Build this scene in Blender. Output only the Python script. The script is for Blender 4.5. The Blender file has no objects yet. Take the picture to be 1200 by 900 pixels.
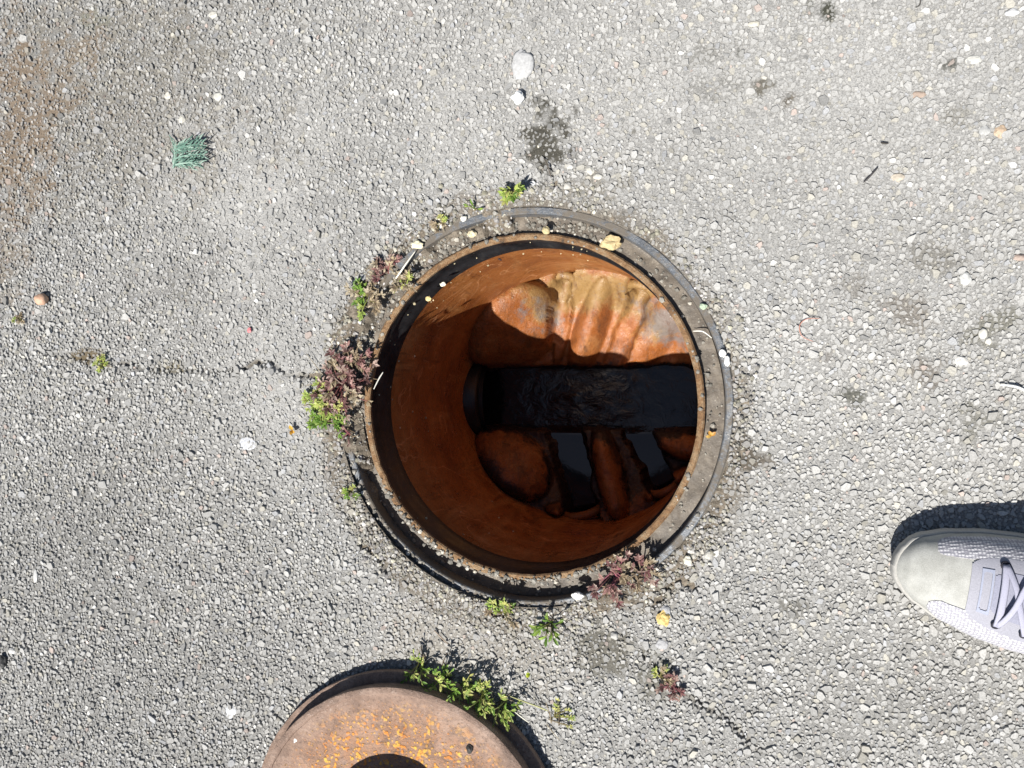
import bpy, math, random
import numpy as np
from mathutils import Vector, Matrix, noise as mnoise

# ------------------------------------------------------------------ camera, sky, sun, exposure
scene = bpy.context.scene
COL = scene.collection
R = math.radians
F = 998.0 / 1200.0                 # focal length over image width
D0, TILT = 0.878, R(13)
CAM = Vector((D0 * math.sin(TILT), 0, D0 * math.cos(TILT)))
cam_d = bpy.data.cameras.new('camera')
cam = bpy.data.objects.new('camera', cam_d)
COL.objects.link(cam)
cam.location = CAM
cam.rotation_euler = (0, TILT, 0)
cam_d.sensor_width = 36.0
cam_d.lens = 36.0 * F
cam_d.clip_start = 0.01
cam_d.clip_end = 500
scene.camera = cam

SUN_AZ, SUN_EL = R(70), R(58)      # direction the light travels towards (from +X), elevation
world = bpy.data.worlds.new('World')
scene.world = world
world.use_nodes = True
wn = world.node_tree.nodes
sky = wn.new('ShaderNodeTexSky')
sky.sky_type = 'NISHITA'
sky.sun_disc = False
sky.sun_elevation = SUN_EL
sky.sun_rotation = math.atan2(-math.cos(SUN_AZ), -math.sin(SUN_AZ))
wn['Background'].inputs['Strength'].default_value = 0.05
world.node_tree.links.new(sky.outputs[0], wn['Background'].inputs[0])

sd = bpy.data.lights.new('sun', 'SUN')
sd.energy = 5.0
sd.angle = R(0.5)
sd.color = (1.0, 0.965, 0.90)
sun = bpy.data.objects.new('sun', sd)
COL.objects.link(sun)
LDIR = Vector((math.cos(SUN_AZ) * math.cos(SUN_EL), math.sin(SUN_AZ) * math.cos(SUN_EL), -math.sin(SUN_EL)))
sun.rotation_euler = LDIR.to_track_quat('-Z', 'Y').to_euler()
sun.location = (-1, -2, 3)

scene.view_settings.view_transform = 'Standard'
scene.view_settings.look = 'None'
scene.view_settings.exposure = 0.78
scene.view_settings.gamma = 1.0
scene.view_settings.use_curve_mapping = False
scene.render.engine = 'CYCLES'

# ------------------------------------------------------------------ helpers
CT, ST = math.cos(TILT), math.sin(TILT)
def P(px, py, z=0.0):
    """point of the place at height z seen at photograph pixel (1200 x 900)"""
    u, v = (px - 600) / 998.0, (450 - py) / 998.0
    d = Vector((u * CT - ST, v, -u * ST - CT))
    t = (z - CAM.z) / d.z
    return CAM + d * t
def Pn(px, py, z=0.0):
    q = P(px, py, z)
    return np.array((q.x, q.y))

rng = np.random.default_rng(7)
random.seed(5)

def tag(o, label=None, cat=None, group=None, kind=None):
    if label: o['label'] = label
    if cat: o['category'] = cat
    if group: o['group'] = group
    if kind: o['kind'] = kind
    return o

def empty(name, loc=(0, 0, 0)):
    o = bpy.data.objects.new(name, None)
    o.empty_display_size = 0.02
    COL.objects.link(o)
    o.location = loc
    return o

def link(name, me, mat=None, parent=None, loc=None):
    o = bpy.data.objects.new(name, me)
    COL.objects.link(o)
    if mat is not None and not me.materials: me.materials.append(mat)
    if parent is not None:
        o.parent = parent
        pl = parent.matrix_basis.translation if parent.parent is None else parent.parent.matrix_basis.translation + parent.matrix_basis.translation
        o.location = -pl if loc is None else Vector(loc) - pl
    elif loc is not None:
        o.location = loc
    return o

def npmesh(name, verts, quads=None, tris=None, polys=None, colors=None, smooth=False):
    """fast mesh from numpy arrays"""
    me = bpy.data.meshes.new(name)
    verts = np.asarray(verts, dtype=np.float32)
    loops, starts, tot = [], [], 0
    for arr, k in ((quads, 4), (tris, 3), (polys, None)):
        if arr is None or len(arr) == 0: continue
        arr = np.asarray(arr, dtype=np.int32)
        k = arr.shape[1]
        loops.append(arr.ravel())
        starts.append(np.arange(len(arr), dtype=np.int32) * k + tot)
        tot += arr.size
    loops = np.concatenate(loops); starts = np.concatenate(starts)
    me.vertices.add(len(verts)); me.vertices.foreach_set('co', verts.ravel())
    me.loops.add(len(loops)); me.loops.foreach_set('vertex_index', loops)
    me.polygons.add(len(starts)); me.polygons.foreach_set('loop_start', starts)
    me.polygons.foreach_set('use_smooth', np.full(len(starts), bool(smooth)))
    if colors is not None:
        a = me.color_attributes.new('Col', 'FLOAT_COLOR', 'POINT')
        c = np.ones((len(verts), 4), dtype=np.float32); c[:, :3] = colors
        a.data.foreach_set('color', c.ravel())
    me.update(calc_edges=True)
    me.validate()
    return me

class MB:
    """collects small shapes with a colour per vertex"""
    def __init__(s): s.v, s.f, s.c = [], [], []
    def add(s, verts, faces, col):
        b = len(s.v)
        s.v += [tuple(v) for v in verts]
        s.f += [tuple(i + b for i in f) for f in faces]
        s.c += [tuple(col)] * len(verts)
    def tube(s, pts, rad, col, n=5, cap=True):
        pts = [Vector(p) for p in pts]
        rads = rad if isinstance(rad, (list, tuple)) else [rad] * len(pts)
        vs, fs = [], []
        for i, p in enumerate(pts):
            d = (pts[min(i + 1, len(pts) - 1)] - pts[max(i - 1, 0)])
            d = d.normalized() if d.length > 1e-9 else Vector((0, 0, 1))
            up = Vector((0, 0, 1)) if abs(d.z) < 0.9 else Vector((1, 0, 0))
            a = d.cross(up).normalized(); b = d.cross(a)
            for k in range(n):
                t = 2 * math.pi * k / n
                vs.append(p + (a * math.cos(t) + b * math.sin(t)) * rads[i])
        for i in range(len(pts) - 1):
            for k in range(n):
                k2 = (k + 1) % n
                fs.append((i * n + k, i * n + k2, (i + 1) * n + k2, (i + 1) * n + k))
        if cap:
            fs.append(tuple(range(n))[::-1]); m = (len(pts) - 1) * n
            fs.append(tuple(range(m, m + n)))
        s.add(vs, fs, col)
    def build(s, name, mat, parent=None, loc=None, smooth=False):
        me = bpy.data.meshes.new(name)
        off = Vector(loc) if loc is not None else Vector((0, 0, 0))
        me.from_pydata([tuple(Vector(v) - off) for v in s.v], [], s.f)
        a = me.color_attributes.new('Col', 'FLOAT_COLOR', 'POINT')
        c = np.ones((len(s.v), 4), dtype=np.float32); c[:, :3] = s.c
        a.data.foreach_set('color', c.ravel())
        if smooth:
            for p in me.polygons: p.use_smooth = True
        me.update()
        return link(name, me, mat, parent, loc)

def lathe(name, prof, center, mat, parent=None, n=180, jit=None, smooth=True, sharp=35, closed=False):
    """prof: list of (r, z); jit(theta, r, z) -> (dr, dz)"""
    vs, fs = [], []
    m = len(prof)
    for i in range(n):
        t = 2 * math.pi * i / n
        for (r, z) in prof:
            dr, dz = jit(t, r, z) if jit else (0, 0)
            vs.append((center[0] + (r + dr) * math.cos(t), center[1] + (r + dr) * math.sin(t), z + dz))
    for i in range(n):
        j = (i + 1) % n
        for k in range(m if closed else m - 1):
            k2 = (k + 1) % m
            fs.append((i * m + k, j * m + k, j * m + k2, i * m + k2))
    me = bpy.data.meshes.new(name)
    me.from_pydata(vs, [], fs)
    if smooth:
        for p in me.polygons: p.use_smooth = True
        me.set_sharp_from_angle(angle=R(sharp))
    me.update()
    return link(name, me, mat, parent)

# value noise in numpy --------------------------------------------------------
_tab = rng.random((256, 256)).astype(np.float32)
def vnoise(x, y):
    xi, yi = np.floor(x).astype(int), np.floor(y).astype(int)
    fx, fy = x - xi, y - yi
    fx = fx * fx * (3 - 2 * fx); fy = fy * fy * (3 - 2 * fy)
    a = _tab[xi % 256, yi % 256]; b = _tab[(xi + 1) % 256, yi % 256]
    c = _tab[xi % 256, (yi + 1) % 256]; d = _tab[(xi + 1) % 256, (yi + 1) % 256]
    return (a * (1 - fx) + b * fx) * (1 - fy) + (c * (1 - fx) + d * fx) * fy
def fbm(x, y, s, o=4):
    r, a, t = 0, 1.0, 0
    for i in range(o):
        r = r + a * vnoise(x * s + 17.3 * i, y * s + 9.1 * i); t += a
        a *= 0.5; s *= 2.03
    return r / t
def sst(a, b, x):
    t = np.clip((x - a) / (b - a), 0, 1)
    return t * t * (3 - 2 * t)

# materials -------------------------------------------------------------------
class NT:
    def __init__(s, name, rough=0.7, spec=0.5):
        s.m = bpy.data.materials.new(name); s.m.use_nodes = True
        s.t = s.m.node_tree; s.n = s.t.nodes; s.bs = s.n['Principled BSDF']
        s.bs.inputs['Roughness'].default_value = rough
        s.bs.inputs['Specular IOR Level'].default_value = spec
        s.tc = s.n.new('ShaderNodeTexCoord')
    def put(s, node, key, val):
        if hasattr(val, 'links'): s.t.links.new(val, node.inputs[key])
        else: node.inputs[key].default_value = val
    def noise(s, scale, detail=4, rough=0.6, stretch=None, dist=0.0):
        n = s.n.new('ShaderNodeTexNoise')
        n.inputs['Scale'].default_value = scale; n.inputs['Detail'].default_value = detail
        n.inputs['Roughness'].default_value = rough; n.inputs['Distortion'].default_value = dist
        v = s.tc.outputs['Object']
        if stretch:
            mp = s.n.new('ShaderNodeMapping'); mp.inputs['Scale'].default_value = stretch
            s.t.links.new(v, mp.inputs[0]); v = mp.outputs[0]
        s.t.links.new(v, n.inputs['Vector'])
        return n.outputs['Fac']
    def voro(s, scale, feature='F1', out='Distance', rnd=1.0):
        n = s.n.new('ShaderNodeTexVoronoi'); n.feature = feature
        n.inputs['Scale'].default_value = scale
        n.inputs['Randomness'].default_value = rnd
        s.t.links.new(s.tc.outputs['Object'], n.inputs['Vector'])
        return n.outputs[out]
    def ramp(s, fac, stops, interp='LINEAR'):
        n = s.n.new('ShaderNodeValToRGB'); n.color_ramp.interpolation = interp
        e = n.color_ramp.elements
        while len(e) < len(stops): e.new(0.5)
        for el, (p, c) in zip(e, stops):
            el.position = p
            el.color = (c, c, c, 1) if isinstance(c, (int, float)) else (*c, 1)
        s.t.links.new(fac, n.inputs[0])
        return n.outputs[0]
    def mix(s, fac, a, b, mode='MIX'):
        n = s.n.new('ShaderNodeMix'); n.data_type = 'RGBA'; n.blend_type = mode
        s.put(n, 'Factor', fac)
        for key, val in ((6, a), (7, b)):
            if hasattr(val, 'links'): s.t.links.new(val, n.inputs[key])
            else: n.inputs[key].default_value = (*val, 1)
        return n.outputs[2]
    def math(s, op, a, b=0.0):
        n = s.n.new('ShaderNodeMath'); n.operation = op
        s.put(n, 0, a); s.put(n, 1, b)
        return n.outputs[0]
    def attr(s, name='Col'):
        n = s.n.new('ShaderNodeAttribute'); n.attribute_name = name
        return n.outputs['Color']
    def sep(s, v):
        n = s.n.new('ShaderNodeSeparateXYZ'); s.t.links.new(v, n.inputs[0]); return n.outputs
    def color(s, c): s.put(s.bs, 'Base Color', c if hasattr(c, 'links') else (*c, 1)); return s
    def rough(s, c): s.put(s.bs, 'Roughness', c); return s
    def bump(s, h, strength=0.5, dist=0.001):
        n = s.n.new('ShaderNodeBump')
        n.inputs['Strength'].default_value = strength; n.inputs['Distance'].default_value = dist
        s.t.links.new(h, n.inputs['Height'])
        old = s.bs.inputs['Normal'].links
        if old: s.t.links.new(old[0].from_socket, n.inputs['Normal'])
        s.t.links.new(n.outputs[0], s.bs.inputs['Normal'])
        return s

def attr_mat(name, rough=0.8, spec=0.4, nscale=900, amt=(0.75, 1.2), bump=0.4, bd=0.0006):
    t = NT(name, rough, spec)
    n = t.noise(nscale, 3, 0.65)
    f = t.ramp(n, [(0.3, amt[0]), (0.7, amt[1])])
    t.color(t.mix(1.0, t.attr(), f, 'MULTIPLY'))
    t.bump(n, bump, bd)
    return t.m

M = {}
M['stone'] = attr_mat('worn_aggregate', 0.8, 0.3, 700, (0.78, 1.2), 0.5, 0.0008)
M['ground'] = attr_mat('weathered_bitumen', 0.85, 0.3, 600, (0.55, 1.35), 0.9, 0.0016)
M['soil'] = attr_mat('dry_soil', 0.95, 0.15, 500, (0.55, 1.4), 0.9, 0.0015)
M['pebble'] = attr_mat('pebble', 0.6, 0.4, 400, (0.8, 1.15), 0.4, 0.0008)
M['dry'] = attr_mat('dry_stalk', 0.7, 0.3, 500, (0.85, 1.15), 0.1, 0.0003)

def leaf_mat():
    t = NT('leaf', 0.5, 0.4)
    n = t.noise(600, 2)
    c = t.mix(1.0, t.attr(), t.ramp(n, [(0.3, 0.75), (0.7, 1.2)]), 'MULTIPLY')
    t.color(c)
    tr = t.n.new('ShaderNodeBsdfTranslucent')
    t.t.links.new(c, tr.inputs[0])
    mx = t.n.new('ShaderNodeMixShader'); mx.inputs[0].default_value = 0.32
    t.t.links.new(t.bs.outputs[0], mx.inputs[1]); t.t.links.new(tr.outputs[0], mx.inputs[2])
    t.t.links.new(mx.outputs[0], t.n['Material Output'].inputs[0])
    return t.m
M['leaf'] = leaf_mat()

def rust_frame():
    t = NT('grimy_iron', 0.55, 0.4)
    n = t.noise(60, 6, 0.7)
    c = t.ramp(n, [(0.3, (0.05, 0.041, 0.033)), (0.5, (0.105, 0.087, 0.069)), (0.68, (0.17, 0.142, 0.11))])
    sp = t.ramp(t.noise(420, 3, 0.7), [(0.63, 0.0), (0.72, 1.0)])
    c = t.mix(sp, c, (0.34, 0.30, 0.24))
    t.color(c); t.bump(t.noise(350, 4, 0.7), 0.5, 0.0012)
    return t.m
M['seat'] = rust_frame()
def rim_mat():
    t = NT('worn_steel_rim', 0.38, 0.6)
    n = t.noise(90, 5, 0.7)
    c = t.ramp(n, [(0.3, (0.05, 0.055, 0.063)), (0.5, (0.10, 0.11, 0.125)), (0.72, (0.17, 0.155, 0.135))])
    dm = t.ramp(t.math('ADD', t.noise(18, 5, 0.7), t.math('MULTIPLY', t.math('SUBTRACT', t.noise(170, 4, 0.8), 0.5), 0.5)), [(0.46, 0.0), (0.56, 0.9)])
    c = t.mix(dm, c, (0.125, 0.105, 0.082))
    t.color(c); t.bs.inputs['Metallic'].default_value = 0.15
    t.rough(t.ramp(dm, [(0.0, 0.42), (1.0, 0.9)]))
    t.bump(t.noise(300, 4, 0.75), 0.6, 0.0014)
    return t.m
M['rim'] = rim_mat()
def lip_mat():
    t = NT('rusty_lip', 0.7, 0.35)
    n = t.noise(70, 6, 0.78)
    c = t.ramp(n, [(0.30, (0.055, 0.045, 0.035)), (0.45, (0.22, 0.12, 0.055)), (0.58, (0.31, 0.21, 0.12)), (0.72, (0.20, 0.17, 0.135))])
    c = t.mix(t.ramp(t.noise(380, 4, 0.8), [(0.54, 0.0), (0.66, 0.55)]), c, (0.06, 0.05, 0.04))
    t.color(c); t.bump(t.noise(260, 5, 0.8), 1.0, 0.003)
    return t.m
M['lip'] = lip_mat()
def collar_mat():
    t = NT('black_plastic_collar', 0.35, 0.45)
    n = t.noise(35, 6, 0.7, (1, 1, 0.5))
    c = t.ramp(n, [(0.35, (0.008, 0.008, 0.009)), (0.58, (0.018, 0.018, 0.02)), (0.75, (0.05, 0.045, 0.038))])
    sp = t.ramp(t.noise(330, 3, 0.75), [(0.66, 0.0), (0.73, 1.0)])
    msk = t.ramp(t.noise(14, 3), [(0.5, 0.0), (0.62, 1.0)])
    c = t.mix(t.math('MULTIPLY', sp, msk), c, (0.33, 0.28, 0.13))
    t.color(c); t.rough(t.ramp(n, [(0.3, 0.28), (0.7, 0.6)]))
    t.bump(t.noise(200, 4), 0.3, 0.0008)
    return t.m
M['collar'] = collar_mat()
def orange_mat(name, grime=0.5):
    t = NT(name, 0.5, 0.4)
    n = t.noise(16, 6, 0.65)
    c = t.ramp(n, [(0.28, (0.20, 0.062, 0.018)), (0.5, (0.31, 0.108, 0.028)), (0.7, (0.40, 0.17, 0.055))])
    fine = t.noise(420, 4, 0.75)
    c = t.mix(t.ramp(fine, [(0.60, 0.0), (0.70, 0.55)]), c, (0.10, 0.035, 0.014))
    streak = t.noise(38, 4, 0.6, (1.0, 1.0, 0.12))
    c = t.mix(t.ramp(streak, [(0.54, 0.0), (0.70, 0.55)]), c, (0.47, 0.25, 0.10))
    c = t.mix(t.ramp(t.noise(52, 5, 0.7, (1.0, 1.0, 0.10)), [(0.56, 0.0), (0.68, 0.65)]), c, (0.11, 0.036, 0.013))
    c = t.mix(t.ramp(t.noise(75, 6, 0.8), [(0.56, 0.0), (0.66, 0.6)]), c, (0.13, 0.045, 0.018))
    # wandering pale scratches
    v = t.noise(11, 2, 0.5, None, 1.2)
    s1 = t.math('ABSOLUTE', t.math('SUBTRACT', v, 0.5))
    c = t.mix(t.ramp(s1, [(0.0, 0.7), (0.009, 0.0)]), c, (0.58, 0.28, 0.13))
    g = t.noise(26, 6, 0.7)
    if grime:
        gm = t.ramp(g, [(0.52, 0.0), (0.60, 1.0)])
        gm = t.math('MULTIPLY', gm, grime)
        c = t.mix(gm, c, (0.022, 0.016, 0.018))
    t.color(c)
    t.rough(t.ramp(g, [(0.4, 0.6), (0.62, 0.25)]))
    t.bump(g, 0.35, 0.004); t.bump(t.noise(75, 6, 0.8), 0.4, 0.0016); t.bump(fine, 0.35, 0.0007)
    return t.m
M['wall'] = orange_mat('orange_chamber_plastic', 0.0)
def bench_mat():
    t = NT('silted_orange_benching', 0.42, 0.5)
    n = t.noise(22, 6, 0.65)
    c = t.ramp(n, [(0.28, (0.16, 0.052, 0.015)), (0.5, (0.28, 0.094, 0.026)), (0.7, (0.36, 0.16, 0.055))])
    a = t.attr()
    fine = t.noise(130, 5, 0.75)
    sx = t.sep(a)
    # R: black sludge and painted lower-half shade   G: ochre silt   B: grey film
    k = t.math('ADD', sx[1], t.math('MULTIPLY', t.math('SUBTRACT', n, 0.5), 1.4))
    c = t.mix(t.ramp(k, [(0.35, 0.0), (0.62, 0.85)]), c, (0.25, 0.165, 0.065))
    k = t.math('ADD', sx[2], t.math('MULTIPLY', t.math('SUBTRACT', t.noise(30, 5, 0.7), 0.5), 1.6))
    c = t.mix(t.ramp(k, [(0.36, 0.0), (0.6, 0.85)]), c, (0.155, 0.14, 0.135))
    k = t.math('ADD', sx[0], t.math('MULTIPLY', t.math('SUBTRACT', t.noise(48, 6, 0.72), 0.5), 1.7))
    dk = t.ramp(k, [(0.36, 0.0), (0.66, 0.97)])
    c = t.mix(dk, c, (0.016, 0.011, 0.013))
    t.color(c)
    pit = t.noise(260, 4, 0.8)
    stk = t.noise(60, 5, 0.7, (1.0, 0.22, 0.5))
    c = t.mix(t.ramp(stk, [(0.52, 0.0), (0.66, 0.75)]), c, (0.10, 0.045, 0.02))
    c = t.mix(t.ramp(pit, [(0.58, 0.0), (0.70, 0.6)]), c, (0.06, 0.025, 0.012))
    t.color(c)
    t.rough(t.ramp(fine, [(0.38, 0.2), (0.62, 0.7)]))
    t.bump(n, 0.5, 0.006); t.bump(fine, 0.7, 0.002); t.bump(pit, 0.4, 0.0008)
    return t.m
M['bench'] = bench_mat()
def water_mat():
    t = NT('dark_water', 0.06, 0.5)
    a = t.sep(t.attr())
    t.color((0.006, 0.006, 0.007))
    t.bs.inputs['IOR'].default_value = 1.5
    n = t.noise(55, 5, 0.6, (0.8, 1, 1), 1.2)
    n2 = t.noise(16, 3, 0.5, (0.6, 1, 1), 0.5)
    h = t.math('MULTIPLY', t.math('ADD', n, t.math('MULTIPLY', n2, 1.6)), a[0])
    t.bump(h, 1.0, 0.0045)
    return t.m
M['water'] = water_mat()
def cover_mat():
    t = NT('rusted_cast_iron', 0.75, 0.35)
    n = t.noise(24, 6, 0.68)
    c = t.ramp(n, [(0.3, (0.13, 0.092, 0.074)), (0.5, (0.22, 0.150, 0.115)), (0.68, (0.31, 0.225, 0.18))])
    fine = t.noise(320, 4, 0.75)
    c = t.mix(t.ramp(fine, [(0.56, 0.0), (0.68, 0.6)]), c, (0.42, 0.33, 0.28))
    pos = t.tc.outputs['Object']
    ln = t.n.new('ShaderNodeVectorMath'); ln.operation = 'LENGTH'
    xy = t.n.new('ShaderNodeVectorMath'); xy.operation = 'MULTIPLY'; xy.inputs[1].default_value = (1, 1, 0)
    t.t.links.new(pos, xy.inputs[0]); t.t.links.new(xy.outputs[0], ln.inputs[0])
    rad = ln.outputs['Value']
    msk = t.ramp(rad, [(0.118, 1.0), (0.15, 0.0)])
    # ochre rust blisters
    v = t.voro(270, 'SMOOTH_F1')
    k = t.math('ADD', v, t.math('MULTIPLY', t.math('SUBTRACT', t.noise(55, 3), 0.5), 1.3))
    sp = t.math('MULTIPLY', t.ramp(k, [(0.16, 0.9), (0.36, 0.0)]), msk)
    hue = t.ramp(t.noise(70, 2), [(0.4, (0.62, 0.22, 0.03)), (0.6, (0.68, 0.38, 0.06))])
    c = t.mix(t.math('MULTIPLY', msk, t.ramp(t.noise(150, 5, 0.8), [(0.35, 0.1), (0.62, 0.7)])), c, (0.33, 0.165, 0.085))
    c = t.mix(sp, c, hue)
    # pale bloom
    c = t.mix(t.math('MULTIPLY', t.ramp(t.noise(34, 4), [(0.58, 0.0), (0.7, 0.5)]), msk), c, (0.34, 0.27, 0.25))
    c = t.mix(t.ramp(t.noise(300, 5, 0.85), [(0.34, 0.8), (0.47, 0.0)]), c, (0.06, 0.036, 0.026))
    c = t.mix(t.ramp(t.noise(40, 5, 0.75), [(0.52, 0.0), (0.64, 0.55)]), c, (0.11, 0.07, 0.052))
    t.color(c)
    t.bump(fine, 0.8, 0.0022); t.bump(sp, 0.6, 0.0016); t.bump(n, 0.4, 0.003)
    return t.m
M['cover'] = cover_mat()

# ------------------------------------------------------------------ key positions
FC = P(616, 477, 0.0)                       # centre of the frame
CX, CY = FC.x, FC.y
BC = P(629, 471, 0.0)                       # centre of the chamber base; the shaft leans a little
BX, BY = BC.x, BC.y
RIM_O, RIM_I, LIP_O, LIP_I = 0.2065, 0.1990, 0.1800, 0.1730
SHAFT = 0.1815
Z_COL, Z_WATER = -0.069, -0.432
COVC = P(477, 972, 0.0)

# ------------------------------------------------------------------ ground: bitumen sheet with grooves for the cracks
def polyd(x, y, pts):
    """distance of points to a polyline given in photo pixels"""
    W = [Pn(*p) for p in pts]
    d = np.full(x.shape, 9.0)
    for a, b in zip(W[:-1], W[1:]):
        ab = b - a; L = (ab * ab).sum()
        t = np.clip(((x - a[0]) * ab[0] + (y - a[1]) * ab[1]) / L, 0, 1)
        d = np.minimum(d, np.hypot(x - a[0] - t * ab[0], y - a[1] - t * ab[1]))
    return d
CRACKS = [
    ([(45, 408), (75, 422), (105, 420), (130, 424), (165, 430), (180, 433), (230, 434), (258, 437), (285, 432)], 0.0022, 0.6),
    ([(285, 432), (300, 424), (322, 427), (330, 436), (345, 441), (372, 440)], 0.0026, 1.0),
    ([(540, 690), (556, 703), (572, 716), (590, 724)], 0.0022, 1.0),
    ([(752, 770), (772, 786), (800, 815), (812, 820), (828, 829), (850, 842), (870, 862), (890, 880)], 0.0022, 0.62),
    ([(640, 190), (648, 205), (652, 218)], 0.0018, 0.8),
    ([(815, 690), (800, 678), (790, 684), (770, 706)], 0.0034, 1.0),
    ([(425, 640), (445, 655), (452, 668)], 0.003, 0.9),
]
# dirt and moss lodged between the stones: pixel centre, radius px (x, y), colour, strength
MOSS = [
    ((640, 160), (24, 38), (0.060, 0.056, 0.045), 1.0),
    ((876, 535), (22, 20), (0.085, 0.072, 0.055), 0.95),
    ((961, 12), (12, 12), (0.05, 0.05, 0.038), 1.0),
    ((1112, 75), (11, 8), (0.07, 0.07, 0.06), 0.9),
    ((868, 62), (9, 7), (0.06, 0.06, 0.05), 0.9), ((826, 64), (34, 11), (0.11, 0.105, 0.09), 0.4),
    ((835, 100), (24, 10), (0.11, 0.105, 0.09), 0.4), ((893, 98), (9, 8), (0.08, 0.07, 0.05), 0.8),
    ((927, 116), (9, 9), (0.08, 0.065, 0.045), 0.8),
    ((1124, 140), (16, 9), (0.12, 0.11, 0.085), 0.4),
    ((1065, 365), (24, 20), (0.12, 0.10, 0.078), 0.6), ((975, 422), (16, 10), (0.09, 0.07, 0.055), 0.85),
    ((1085, 430), (12, 14), (0.11, 0.09, 0.07), 0.6), ((1000, 335), (20, 12), (0.12, 0.105, 0.085), 0.45),
    ((1165, 385), (22, 18), (0.10, 0.095, 0.065), 0.6), ((998, 465), (10, 8), (0.06, 0.06, 0.045), 0.8),
    ((1090, 300), (30, 14), (0.10, 0.09, 0.07), 0.5), ((1130, 505), (26, 18), (0.10, 0.095, 0.07), 0.6),
    ((710, 765), (36, 28), (0.085, 0.078, 0.06), 0.8), ((770, 795), (26, 26), (0.09, 0.085, 0.065), 0.75),
    ((930, 715), (14, 10), (0.07, 0.065, 0.05), 0.6), ((95, 418), (22, 7), (0.10, 0.075, 0.04), 0.9),
    ((200, 432), (30, 6), (0.12, 0.10, 0.055), 0.8),
    ((60, 30), (90, 40), (0.15, 0.13, 0.10), 0.47), ((15, 150), (70, 130), (0.15, 0.105, 0.065), 0.75),
    ((75, 80), (70, 60), (0.15, 0.11, 0.07), 0.65), ((5, 290), (45, 70), (0.15, 0.115, 0.08), 0.55),
    ((110, 100), (190, 150), (0.14, 0.120, 0.088), 0.42), ((120, 640), (140, 120), (0.12, 0.118, 0.112), 0.35), ((1000, 800), (150, 70), (0.12, 0.115, 0.105), 0.30),
    ((105, 25), (30, 20), (0.13, 0.125, 0.08), 0.5),
    ((555, 235), (60, 14), (0.13, 0.105, 0.075), 0.6), ((690, 225), (50, 18), (0.15, 0.13, 0.095), 0.5),
    ((190, 330), (70, 30), (0.13, 0.125, 0.12), 0.35), ((215, 350), (20, 16), (0.12, 0.115, 0.10), 0.5),
]
DUST = [((340, 250), 190, 1.15), ((340, 440), 130, 1.15), ((600, 110), 230, 0.8), ((900, 90), 300, 0.9), ((1130, 160), 180, 0.7), ((880, 330), 130, 0.6), ((500, 760), 120, 0.6)]
def dust(x, y):
    """fine pale dust packed between the stones"""
    d = np.zeros_like(x)
    for c, r, k in DUST:
        q_ = Pn(*c); d = np.maximum(d, k * np.exp(-((x - q_[0]) ** 2 + (y - q_[1]) ** 2) / (r * 0.00088) ** 2))
    return np.clip(d * (0.05 + 1.35 * fbm(x + 4, y + 6, 14.0, 5)), 0, 1)
def wear(x, y):
    """albedo of the surface, dirt weight and dirt colour at world points"""
    n1 = fbm(x + 5, y + 5, 5.0, 4); n2 = fbm(x + 9, y + 3, 26.0, 4); n3 = fbm(x + 2, y + 8, 90.0, 3)
    dw = np.zeros_like(x); dc = np.ones(x.shape + (3,)) * 0.1
    for (c, r, col, s) in MOSS:
        q = Pn(*c); k = 0.00088
        d = np.hypot((x - q[0]) / (r[0] * k), (y - q[1]) / (r[1] * k))
        w = s * sst(1.25, 0.45, d + (n3 - 0.5) * 2.6 + (n2 - 0.5) * 1.4)
        m = w > dw
        dw = np.where(m, w, dw); dc[m] = col
    # band of soil and grime round the frame
    rr = np.hypot(x - CX, y - CY); th = np.arctan2(y - CY, x - CX)
    reach = 0.012 + 0.012 * np.cos(th - R(-70)) + 0.008 * np.cos(th - R(165)) + 0.03 * (n2 - 0.45)
    w = 0.85 * sst(reach + 0.018, reach - 0.004, rr - RIM_O + (n3 - 0.5) * 0.012)
    m = w > dw
    dw = np.where(m, w, dw); dc[m] = (0.135, 0.115, 0.09)
    # finer, browner silt between frame and cover
    q = Pn(560, 752)
    d = np.hypot((x - q[0]) / 0.13, (y - q[1]) / 0.05)
    w = 0.5 * sst(1.3, 0.4, d + (n2 - 0.5) * 1.2)
    m = w > dw
    dw = np.where(m, w, dw); dc[m] = (0.21, 0.185, 0.15)
    for pts, wd, s in CRACKS:
        d = polyd(x, y, pts)
        w = s * sst(0.0048, 0.0010, d + (n3 - 0.5) * 0.005) * 0.8 * sst(0.30, 0.55, n2)
        m = w > dw
        dw = np.where(m, w, dw); dc[m] = (0.075, 0.062, 0.045)
    return n1, n2, n3, dw, dc

GX0, GX1, GY0, GY1, GS = -0.72, 0.76, -0.56, 0.56, 0.003
gx = np.linspace(GX0, GX1, int((GX1 - GX0) / GS) + 1); gy = np.linspace(GY0, GY1, int((GY1 - GY0) / GS) + 1)
X, Y = np.meshgrid(gx, gy, indexing='ij')
RR = np.hypot(X - CX, Y - CY)
edge = RIM_O - 0.001
snap = (RR > edge - GS * 0.75) & (RR < edge + GS * 0.75)
X = np.where(snap, CX + (X - CX) / RR * edge, X); Y = np.where(snap, CY + (Y - CY) / RR * edge, Y)
n1, n2, n3, dw, dc = wear(X, Y)
Z = (fbm(X, Y, 9.0, 3) - 0.5) * 0.004 + (fbm(X, Y, 160.0, 2) - 0.5) * 0.0016 + 0.0003 * dw
for pts, wd, s in CRACKS:
    d = polyd(X, Y, pts)
    Z = Z - 0.005 * s * sst(wd + 0.0022, wd * 0.4, d + (n3 - 0.5) * 0.004)
border = np.minimum(np.minimum(X - GX0, GX1 - X), np.minimum(Y - GY0, GY1 - Y))
Z *= sst(0.0, 0.03, border)
base = 0.195 + 0.05 * (n1 - 0.5) + 0.055 * sst(-0.35, 0.35, X)
DU = dust(X, Y)
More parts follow.
